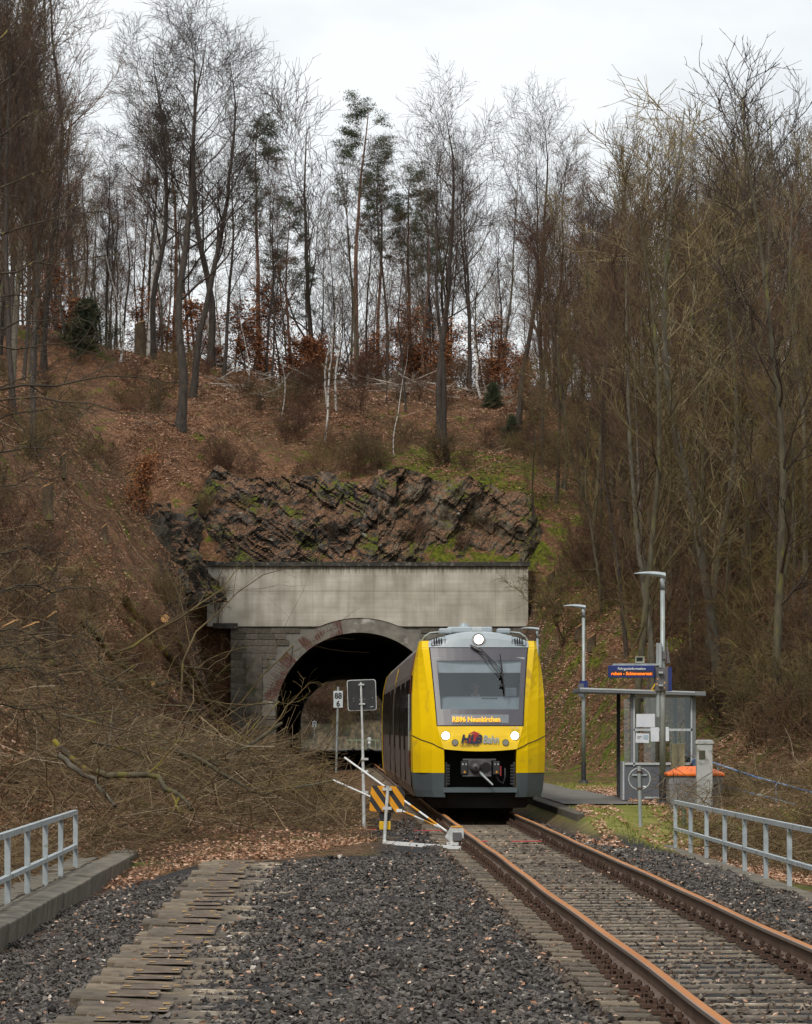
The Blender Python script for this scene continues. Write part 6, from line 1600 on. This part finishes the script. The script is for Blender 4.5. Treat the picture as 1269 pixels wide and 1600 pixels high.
# left hand trees reaching into the picture
wood(24, (-75, 70), (140, 204), ['slim_olive', 'slim', 'slim'], lambda p, d: U(.95, 1.25)*d/190, 'tall tree crowding the upper left corner', 'bare trees crowding the upper left corner', None, .04, tilt0=(0, .06), zones=((0, 'rooted beyond the edge'), (9999, 'rooted inside the view')))
def overhang(px0, d, limbs, label, seed):
    """A tree standing just outside the left edge whose long low limbs reach into view."""
    g = np.random.default_rng(seed); p0 = at(px0, d)-Vector((0, 0, .3)); r = empty('overhanging_tree', p0, 0, label, 'tree')
    P, R = trunk_path(g, 15, 12, (0, 0), .05, .16, .3); link('trunk', mesh_np('trunk', *[x if i == 0 else [x] for i, x in enumerate(tubes(P, R, 8))], True), r, M['bark_olive'])
    n = len(limbs); P1 = np.zeros((n, 10, 3)); R1 = np.zeros((n, 10))
    for i, (ya, xb, yb, rad) in enumerate(limbs):
        A_ = np.array([0, 0, EYE+(1140-ya)/F_PX*d-p0.z]); db = d+g.uniform(-2, 2); B_ = np.array([(xb-634.5)/F_PX*db-p0.x, db-d, EYE+(1140-yb)/F_PX*db-p0.z])
        t = np.linspace(0, 1, 10)[:, None]; P1[i] = A_*(1-t)+B_*t; P1[i, :, 2] += np.sin(t[:, 0]*np.pi)*.25; P1[i, 1:] += g.normal(size=(9, 3))*.05; R1[i] = rad*np.linspace(1, .2, 10)
    P2, R2 = spawn(P1, R1, 8, .2, 1, 45, 1.4, 6, -.01, .15, .5, g, lt=.5, minr=.008)
    P3, R3 = spawn(P2, R2, 4, .15, 1, 45, .5, 4, 0, .16, .55, g, lt=.3, minr=.006); P4, R4 = spawn(P3, R3, 2, .2, 1, 40, .22, 2, 0, .1, .6, g, minr=.005)
    V, Fs = merge([tubes(P1, R1, 6), tubes(P2, R2, 4), tubes(P3, R3, 3), tubes(P4, R4, 3)]); link('crown', mesh_np('crown', V, Fs, False), r, M['twig_dark'])
M['twig_dark'] = mat('twig_dark', (.026,.019,.012), (.070,.052,.030), 2, .85, c3=(.22,.18,.04), s3=6, t3=.64)
overhang(-95, 64, [(630, 300, 600, .035), (560, 170, 560, .03), (700, 150, 640, .03), (640, 260, 655, .03), (760, 120, 700, .028), (500, 120, 470, .03), (820, 130, 740, .026)], 'dark lichen spotted limbs reaching in from the left edge over the upper slope', 61)
overhang(-80, 58, [(950, 165, 930, .035), (1000, 150, 1010, .03), (900, 110, 870, .028), (1060, 190, 1075, .028), (1120, 160, 1130, .024), (1010, 90, 1060, .022)], 'bare limbs reaching in low from the left edge across the stumps', 62)
overhang(-110, 92, [(420, 160, 330, .05), (360, 130, 240, .05), (470, 190, 400, .045), (300, 110, 150, .05), (250, 90, 60, .05), (540, 150, 500, .04), (200, 60, 0, .05)], 'dark upswept limbs filling the upper left edge of the view', 63)
wood(34, (440, 625), (388, 440), ['shrub', 'shrub', 'slim_olive'], lambda p, d: U(.9, 1.5)*(1 if rnd.random() < .0 else 1), 'olive brown bare tree seen far off through the tunnel', 'far trees seen through the tunnel')
wood(40, (440, 625), (392, 430), ['shrub'], lambda p, d: U(1.8, 2.8), 'bushy bare growth seen far off through the tunnel', 'far bushes seen through the tunnel')
# --- shrubs
def shrubs(n, pxr, dr, sc, label, group, ok=None, zones=None):
    c = 0; t = 0
    while c < n and t < n*40:
        t += 1; px, d = U(*pxr), U(*dr); X = (px-634.5)/F_PX*d
        if ok and not ok(X-SL*d, d): continue
        p = at(px, d)-Vector((0, 0, .08)); place(rnd.choice(VAR['shrub']), 'bare_shrub', p, U(0, 6.28), U(*sc), label+(', '+next(w for x, w in zones if px < x) if zones else ''), group, tilt=(U(-.2, .2), U(-.2, .2)), cat='shrub'); c += 1
shrubs(42, (-20, 420), (85, 172), (.6, 1.1), 'bare twiggy shrub on the steep left slope', 'bare shrubs on the left slope', lambda c, d: c < float(np.interp(d, [85, 110, 172], [-6, -5.5, -5.6])), ((90, 'near the stumps'), (190, 'above the slanting logs'), (290, 'beside the upright slabs'), (9999, 'next to the portal')))
shrubs(60, (200, 860), (180, 212), (.6, 1.3), 'bare brown shrub on the bank above the portal', 'bare shrubs above the portal', None, ((330, 'below the leaning oaks'), (470, 'below the fan crowned oak'), (600, 'by the two close birches'), (720, 'on the moss below the big oak'), (9999, 'below the lone airy tree')))
shrubs(110, (850, 1300), (96, 172), (.8, 1.7), 'bare brown shrub in the undergrowth of the right wood', 'bare shrubs in the right wood', lambda c, d: c > float(np.interp(d, [96, 120, 140, 172], [12.8, 12.2, 10.5, 9.8])), ((950, 'by the far lamp post'), (1040, 'behind the display'), (1130, 'behind the shelter'), (1210, 'above the handrail'), (9999, 'at the right edge')))
shrubs(9, (1115, 1300), (66, 84), (.35, .6), 'bare bush with curved twigs behind the right railing', 'bare bushes behind the right railing', lambda c, d: c > 7.4)
shrubs(12, (330, 420), (150, 171), (.6, 1.0), 'bare bush growing at the left foot of the portal', 'bare bushes at the left foot of the portal')
shrubs(20, (290, 800), (174.6, 177.5), (.5, .95), 'twiggy bush hanging over the rock face above the wall', 'twiggy bushes on the rock face')
p = tr(-5.3, 171, 6.9); place(VAR['shrub'][1], 'bare_shrub', p, 0, (.6, 1.3), 'slender bare sapling in front of the left end of the concrete wall', cat='shrub')
for o in PROTO:
    def rm(x):
        for ch in list(x.children): rm(ch)
        bpy.data.objects.remove(x)
    rm(o)

# ------------------------------------------------------------------ fallen wood and brushwood of the clearing work
def sticks(name, n, sampler, lr, rr_, bend, mt, label, cat, segs=4, seed=5, sides=3, flat=.35):
    g = np.random.default_rng(seed); p = sampler(n, g); n = len(p)
    a = g.uniform(0, 2*np.pi, n); d = np.stack([np.cos(a), np.sin(a)*.8, g.normal(size=n)*flat], 1); d /= np.linalg.norm(d, axis=1, keepdims=True)
    L_ = g.uniform(*lr, n)*g.uniform(.5, 1.2, n); P = np.zeros((n, segs+1, 3)); P[:, 0] = p-d*(L_/2)[:, None]
    for s in range(segs):
        d = d+g.normal(size=(n, 3))*bend; d /= np.linalg.norm(d, axis=1, keepdims=True); P[:, s+1] = P[:, s]+d*(L_/segs)[:, None]
    gz = ground(P[:, :, 0], P[:, :, 1])
    P[:, :, 2] = np.maximum(P[:, :, 2], gz+.01)
    R = (g.uniform(*rr_, n)*np.clip(L_/lr[1], .4, 1))[:, None]*np.linspace(1, .35, segs+1)[None]
    V, Fq = tubes(P, R, sides); t = np.repeat(np.clip(g.beta(2, 2.6, n), 0, 1), (segs+1)*sides)
    return tag(link(name, mesh_np(name, V, [Fq], False, {'tint': t}), None, mt), label, cat, kind='stuff')
def region(pxr, dr, h, okf=None):
    def f(n, g):
        px = g.uniform(*pxr, n*3); d = g.uniform(*dr, n*3); X = (px-634.5)/F_PX*d; c = X-SL*d
        k = np.ones(len(px), bool) if okf is None else okf(c, d, px)
        px, d, X = px[k][:n], d[k][:n], X[k][:n]; hh = h(X-SL*d, d, px) if callable(h) else h
        return np.stack([X, d, ground(X, d)+g.random(len(X))**1.4*hh], 1)
    return f
def pile_h(c, d, px):
    return .95*sstep(.5-c+0*d, 0, 1.5)*(1-sstep(-c, 7, 11))*sstep(d, 58, 68)*(1-sstep(d, 96, 122))*(.85+.4*fbm(c*.7, d*.25, 91))+.12+.35*np.exp(-((c+5.5)/1.2)**2)*(1-sstep(d, 50, 58))
okP = lambda c, d, px: (c < np.interp(d, [40, 56, 60, 66, 75, 100, 130], [-4.6, -4.3, -3.2, -.2, .5, .3, -1.5])+.5*fbm(d*.4, d*0, 33)) & (c > -13)
sticks('brushwood', 8500, region((-40, 600), (57, 100), pile_h, okP), (.8, 3.0), (.006, .017), .20, M['stick'], 'tangled heap of cut branches and twigs left of the tracks', 'brushwood', 5, 5)
sticks('brushwood', 7000, region((-40, 590), (56, 98), pile_h, okP), (.3, 1.1), (.003, .008), .25, M['stick'], 'fine twigs lying all through the heap of cut branches', 'brushwood', 4, 6)
sticks('cut_poles', 230, region((100, 410), (68, 112), lambda c, d, px: pile_h(c, d, px)+.1, okP), (1.6, 4.2), (.022, .055), .05, M['pole_bark'], 'thicker cut poles and mossy limbs showing through the brushwood heap', 'cut poles', 5, 15, 6, .25)
sticks('brushwood', 2600, region((-40, 260), (38, 60), pile_h, lambda c, d, px: c < -4.5), (.3, 1.8), (.004, .010), .22, M['stick'], 'thin twigs growing through the left railing', 'brushwood', 4, 7)
sticks('brushwood', 4200, region((-30, 460), (98, 173), .3, lambda c, d, px: c < -4.6), (.4, 2.6), (.008, .02), .14, M['stick'], 'dead sticks scattered over the steep left slope', 'dead sticks', 4, 8)
sticks('brushwood', 5200, region((330, 860), (176, 216), .3), (.4, 2.2), (.010, .022), .14, M['stick'], 'dead sticks scattered over the bank above the portal', 'dead sticks', 4, 9)
sticks('brushwood', 6500, region((840, 1300), (92, 172), .5, lambda c, d, px: c > np.interp(d, [92, 120, 140, 172], [11.5, 11, 9.2, 8.4])), (.4, 2.8), (.006, .018), .15, M['stick'], 'dead sticks on the floor and foot of the right wood', 'dead sticks', 4, 10)
sticks('brushwood', 3600, region((1050, 1300), (60, 84), .8, lambda c, d, px: (c > 6.95) & ((px > 1130) | (d > 66))), (.4, 1.9), (.004, .012), .3, M['stick'], 'tangle of thin curved branches behind the right railing', 'brushwood', 5, 11)
sticks('brushwood', 900, region((240, 600), (52, 66), .04, lambda c, d, px: (c < 1.2) & (c > -3)), (.15, .9), (.003, .007), .15, M['stick'], 'small twigs lying at the end of the ballast', 'dead sticks', 3, 12)
M['bleached'] = mat('bleached_wood', (.26,.22,.18), (.48,.43,.37), 4, .9)
gw_ = sticks('felled_timber', 330, region((330, 900), (203, 214), .5), (.8, 4.0), (.03, .07), .06, M['bleached'], 'bleached felled branches and splinters lying along the ridge', 'felled timber', 3, 13, 5)
# logs and big limbs
def log(pts, r, label, mt=None, cut=True, side_br=3, name='fallen_log', seed=0):
    g = np.random.default_rng(seed+40); pts = [Vector(p) for p in pts]; r0 = empty(name, pts[0], 0, label, 'log'); q = [p-pts[0] for p in pts]
    P = np.array([[tuple(p) for p in q]]); k = 10; tt = np.linspace(0, 1, k); Pn = np.zeros((1, k, 3))
    for a in range(3): Pn[0, :, a] = np.interp(tt, np.linspace(0, 1, len(q)), P[0, :, a])
    Pn[0, 1:-1] += g.normal(size=(k-2, 3))*r*.5; R = r*np.linspace(1, .55, k)[None]
    V, Fq = tubes(Pn, R, 10); link('trunk', mesh_np('trunk', V, [Fq], True), r0, mt or M['moss_wood'])
    if side_br:
        P1, R1 = spawn(Pn, R, side_br, .35, 1, 42, (q[-1].length)*.55, 6, .03, .16, .55, g, lt=.3); P2, R2 = spawn(P1, R1, 5, .2, 1, 40, q[-1].length*.22, 4, .0, .2, .5, g); P3, R3 = spawn(P2, R2, 4, .2, 1, 40, q[-1].length*.10, 3, 0, .2, .6, g, minr=.006)
        V, Fs = merge([tubes(P1, R1, 6), tubes(P2, R2, 4), tubes(P3, R3, 3)]); link('branches', mesh_np('branches', V, Fs, False), r0, M['twig_olive'])
    if cut:
        b = MB(); t = (Vector(Pn[0, 0])-Vector(Pn[0, 1])).normalized(); c = Vector(Pn[0, 0]); b.tube([c, c+t*.02], r*1.0, 14); b.build('cut_end', M['cut_wood'], r0)
    return r0
def seen(px, y, d, up=0.0):
    return Vector(((px-634.5)/F_PX*d, d, EYE+(1140-y)/F_PX*d+up))
def surf(px, y, d0=50, d1=172):
    """Point of the slope seen at a picture point."""
    dd = np.arange(d0, d1, .4); X = (px-634.5)/F_PX*dd; z = ground(X, dd); yy = 1140-(z-EYE)/dd*F_PX; k = np.argmax(yy <= y)
    d = dd[k] if (yy <= y).any() else d1; return Vector(((px-634.5)/F_PX*d, d, float(ground((px-634.5)/F_PX*d, d))+.85))
log([surf(310, 1130), surf(270, 1070), surf(196, 975)][::-1], .18, 'long yellow mossy trunk slanting down the left slope', cut=False, side_br=3, seed=1)
log([surf(258, 1004), surf(300, 1080), surf(345, 1125)], .17, 'mossy trunk with a fresh cut round end, right of the long yellow one', seed=2)
log([surf(238, 1108), surf(238, 1108)+Vector((.62, .5, .05))], .13, 'short sawn log piece with an orange cut face in the middle of the slope', side_br=0, seed=3, mt=M['bark_olive'])
log([surf(130, 1030), surf(180, 1080), surf(232, 1112)], .12, 'dark mossy trunk left of the short sawn log', cut=False, side_br=2, seed=4)
log([surf(232, 1118), surf(285, 1140), surf(325, 1160)], .12, 'brown peeled trunk running down right below the sawn log', cut=False, side_br=2, seed=5, mt=M['bark_olive'])
log([seen(85, 1158, 68), seen(130, 1200, 67), seen(205, 1222, 66)], .055, 'mossy limb lying in the brushwood above the left railing', cut=False, side_br=4, seed=6)
log([seen(150, 1205, 64), seen(240, 1213, 64), seen(300, 1265, 63)], .065, 'curved grey green limb crossing the middle of the brushwood heap', cut=False, side_br=5, seed=7, mt=M['bark_olive'])
log([seen(270, 1170, 70), seen(330, 1200, 70), seen(440, 1130, 72)], .06, 'dark limb with a raised tip pointing at the tunnel mouth', cut=False, side_br=5, seed=8, mt=M['bark_olive'])
log([seen(90, 1180, 63), seen(140, 1215, 63), seen(180, 1260, 62)], .055, 'grey bark trunk low in the brushwood behind the railing end', cut=False, side_br=2, seed=9, mt=M['bark_grey'])
log([seen(300, 1180, 66), seen(400, 1240, 66), seen(520, 1220, 68)], .04, 'long thin branch at the right side of the brushwood heap', cut=False, side_br=6, seed=10, mt=M['bark_olive'])
log([surf(262, 1199), surf(245, 1192), surf(228, 1186)], .15, 'thick yellow green moss covered log end in the brushwood', cut=False, side_br=0, seed=11)
log([surf(985, 1135), surf(1010, 1128), surf(1045, 1120)], .13, 'pale sawn log lying behind the blue display', seed=12, side_br=1, mt=M['bark_olive'])
log([at(1145, 98)+Vector((0, 0, .3)), at(1170, 97)+Vector((0, 0, .25)), at(1205, 95)+Vector((0, 0, .1))], .16, 'sawn log on the ground right of the tall grey pillar', seed=13, side_br=0, mt=M['bark_olive'])
log([at(1205, 104)+Vector((0, 0, .9)), at(1235, 102)+Vector((0, 0, .6)), at(1290, 100)+Vector((0, 0, .4))], .18, 'mossy log with a broken end at the right edge', seed=14, side_br=2)
def stump(p, h, r, label, tilt=(0, 0), slant=.1):
    s = empty('tree_stump', p-Vector((0, 0, .2)), 0, label, 'stump'); s.rotation_euler = (tilt[0], tilt[1], U(0, 6)*0)
    b = MB(); n = 12; rows = []
    for z, k in ((0, 1.5), (.25, 1.15), (h*.6+.2, 1.0), (h+.2, .97)):
        rows.append([(r*k*math.cos(2*math.pi*j/n)*(1+.12*math.sin(j*3.1+z)), r*k*math.sin(2*math.pi*j/n)*(1+.12*math.cos(j*2.3)), z+(slant*math.cos(2*math.pi*j/n) if z > h else 0)) for j in range(n)]+[])
        rows[-1].append(rows[-1][0])
    b.grid(rows); b.build('trunk', M['stump_bark'], s, smooth=True)
    b = MB(); b.add([(x*.98, y*.98, z+.005) for x, y, z in rows[-1][:-1]], [tuple(range(n))]); b.add([(x*1.03, y*1.03, z-.03) for x, y, z in rows[-1][:-1]]+[(x*.98, y*.98, z+.005) for x, y, z in rows[-1][:-1]], [(j, (j+1) % n, (j+1) % n+n, j+n) for j in range(n)])
    b.build('cut_face', M['cut_wood'], s)
for px, y, d0_, h, r, lab in ((14, 1030, 60, .55, .20, 'leftmost of the row of fresh cut stumps at the left edge'), (45, 1032, 60, .6, .24, 'broad stump with orange cut face second from the left edge'),
                       (79, 1036, 60, .7, .15, 'narrow stump right of the broad orange faced one'), (78, 968, 60, .5, .15, 'upper stump with a pale slanting cut beside a smaller one'),
                       (47, 960, 60, .4, .16, 'upper stump with a pale round cut, left of the slanting one'), (74, 810, 60, .8, .2, 'tall mossy stump highest on the left slope'),
                       (98, 742, 60, .4, .12, 'small stump near the top of the left slope'), (163, 836, 60, .2, .12, 'tiny orange cut stump in the middle of the left slope'),
                       (80, 918, 60, .35, .12, 'small pale topped stump above the pair of upper stumps')):
    p = surf(px, y+12, 60)-Vector((0, 0, .75)); stump(p, h+.35, r, lab)
for px, y, lab in ((862, 905, 'stump on the mossy right bank nearest the portal wall'), (873, 962, 'stump on the right bank above the train roof'), (925, 1020, 'dark cut stump left of the near lamp head'), (905, 1000, 'small stump on the right bank above the first lamp')):
    p = surf(px, y, 100, 172)-Vector((0, 0, .8)); stump(p, .5, .16, lab)
st = at(219, 208); stump(st, 2.3, .30, 'tall pale broken tree stump on the left ridge'); 
# ------------------------------------------------------------------ fallen leaves
def leaves(name, n, pxr, dr, okf, size, label, seed, lift=.02, mt=M['litter'], tlo=0, clump=True):
    g = np.random.default_rng(seed); px = g.uniform(*pxr, n*2); d = dr[0]+(dr[1]-dr[0])*g.random(n*2); X = (px-634.5)/F_PX*d; c = X-SL*d
    k = okf(c, d, px)
    if clump: k &= (fbm(c*.8, d*.6, seed)*.8+fbm(c*.25, d*.14, seed+3)*1.1+g.normal(size=len(c))*.28 > -.12)
    X, d = X[k][:n], d[k][:n]; n = len(X); p = np.stack([X, d, ground(X, d)+lift+g.random(n)*.05], 1)
    sz = size*(1+0*d); V, Fq = leaf_quads(p, 1.0, g)
    V = (V.reshape(n, 4, 3)-p[:, None])*sz[:, None, None]; V[:, :, 2] *= .55; V = (V+p[:, None]).reshape(-1, 3)
    t = np.repeat(np.clip(g.beta(2.2, 2, n)+tlo, 0, 1), 4)
    return tag(link(name, mesh_np(name, V, [Fq], False, {'tint': t}), None, mt), label, 'leaves', kind='stuff')
leaves('fallen_leaves', 105000, (-30, 470), (60, 174), lambda c, d, px: c < np.interp(d, [60, 100, 174], [-4.2, -4.0, -4.9]), .066, 'pale brown fallen leaves covering the left slope', 51)
leaves('fallen_leaves', 75000, (180, 900), (177, 212), lambda c, d, px: c < 30, .070, 'brown fallen leaves covering the bank above the portal', 52)
leaves('fallen_leaves', 16000, (180, 900), (199, 216), lambda c, d, px: c < 30, .10, 'pale straw coloured litter on the cleared strip along the ridge', 57, tlo=.35)
leaves('fallen_leaves', 60000, (820, 1300), (88, 174), lambda c, d, px: c > np.interp(d, [88, 120, 140, 174], [11, 10.6, 8.4, 7.6]), .075, 'brown fallen leaves covering the right slope', 53)
leaves('fallen_leaves', 15000, (900, 1300), (56, 100), lambda c, d, px: ((c > 6.8) & (c < 13)) | ((c > 4.4) & (c < 5.2) & (d > 60) & (d < 76)) | ((c > 5) & (c < 6.8) & (d > 64) & (d < 76) & (fbm(c*2, d, 88) > .25)), .05, 'pale fallen leaves on the ground behind the right railing', 54, tlo=.12)
leaves('fallen_leaves', 11000, (150, 640), (50, 100), lambda c, d, px: (c < np.interp(d, [50, 60, 100], [-1.2, .9, .6])) & (c > -4.2) & ((c < -2.6) | (d > 53)), .045, 'fallen leaves along the end of the ballast beside the brushwood', 55, tlo=.08)
leaves('fallen_leaves', 1700, (0, 1269), (19, 66), lambda c, d, px: (c > -3.3) & (c < 6.3), .028, 'single dry leaves lying between the ballast stones', 56, lift=.05, tlo=.2, clump=False)
# ------------------------------------------------------------------ grass beside the platform
g = np.random.default_rng(61); n = 26000; d = g.uniform(62, 108, n); c = g.uniform(4.9, 13, n)
k = ~((c < 6.7) & (d > 73)) & ~((c < 9.3) & (d > 75) & (d < 92)) & (fbm(c*.9, d*.5, 62)+g.normal(size=n)*.3 > -.12) & ~((c > 6.1) & (d < 70)) & (c < 7.5+(d-62)*.4)
c, d = c[k], d[k]; n = len(c); X = c+SL*d; z = ground(X, d); a = g.uniform(0, 6.28, n); h = g.uniform(.03, .10, n); w = .012
V = np.stack([np.stack([X-w*np.cos(a), d-w*np.sin(a), z-.02], 1), np.stack([X+w*np.cos(a), d+w*np.sin(a), z-.02], 1), np.stack([X+g.normal(size=n)*.03, d+g.normal(size=n)*.03, z+h], 1)], 1).reshape(-1, 3)
tag(link('grass', mesh_np('grass', V, [np.arange(n*3).reshape(-1, 3)], False, {'tint': np.repeat(g.random(n), 3)}), None, M['grass']), 'short green and yellow grass between the platform end and the railing', 'grass', kind='stuff')
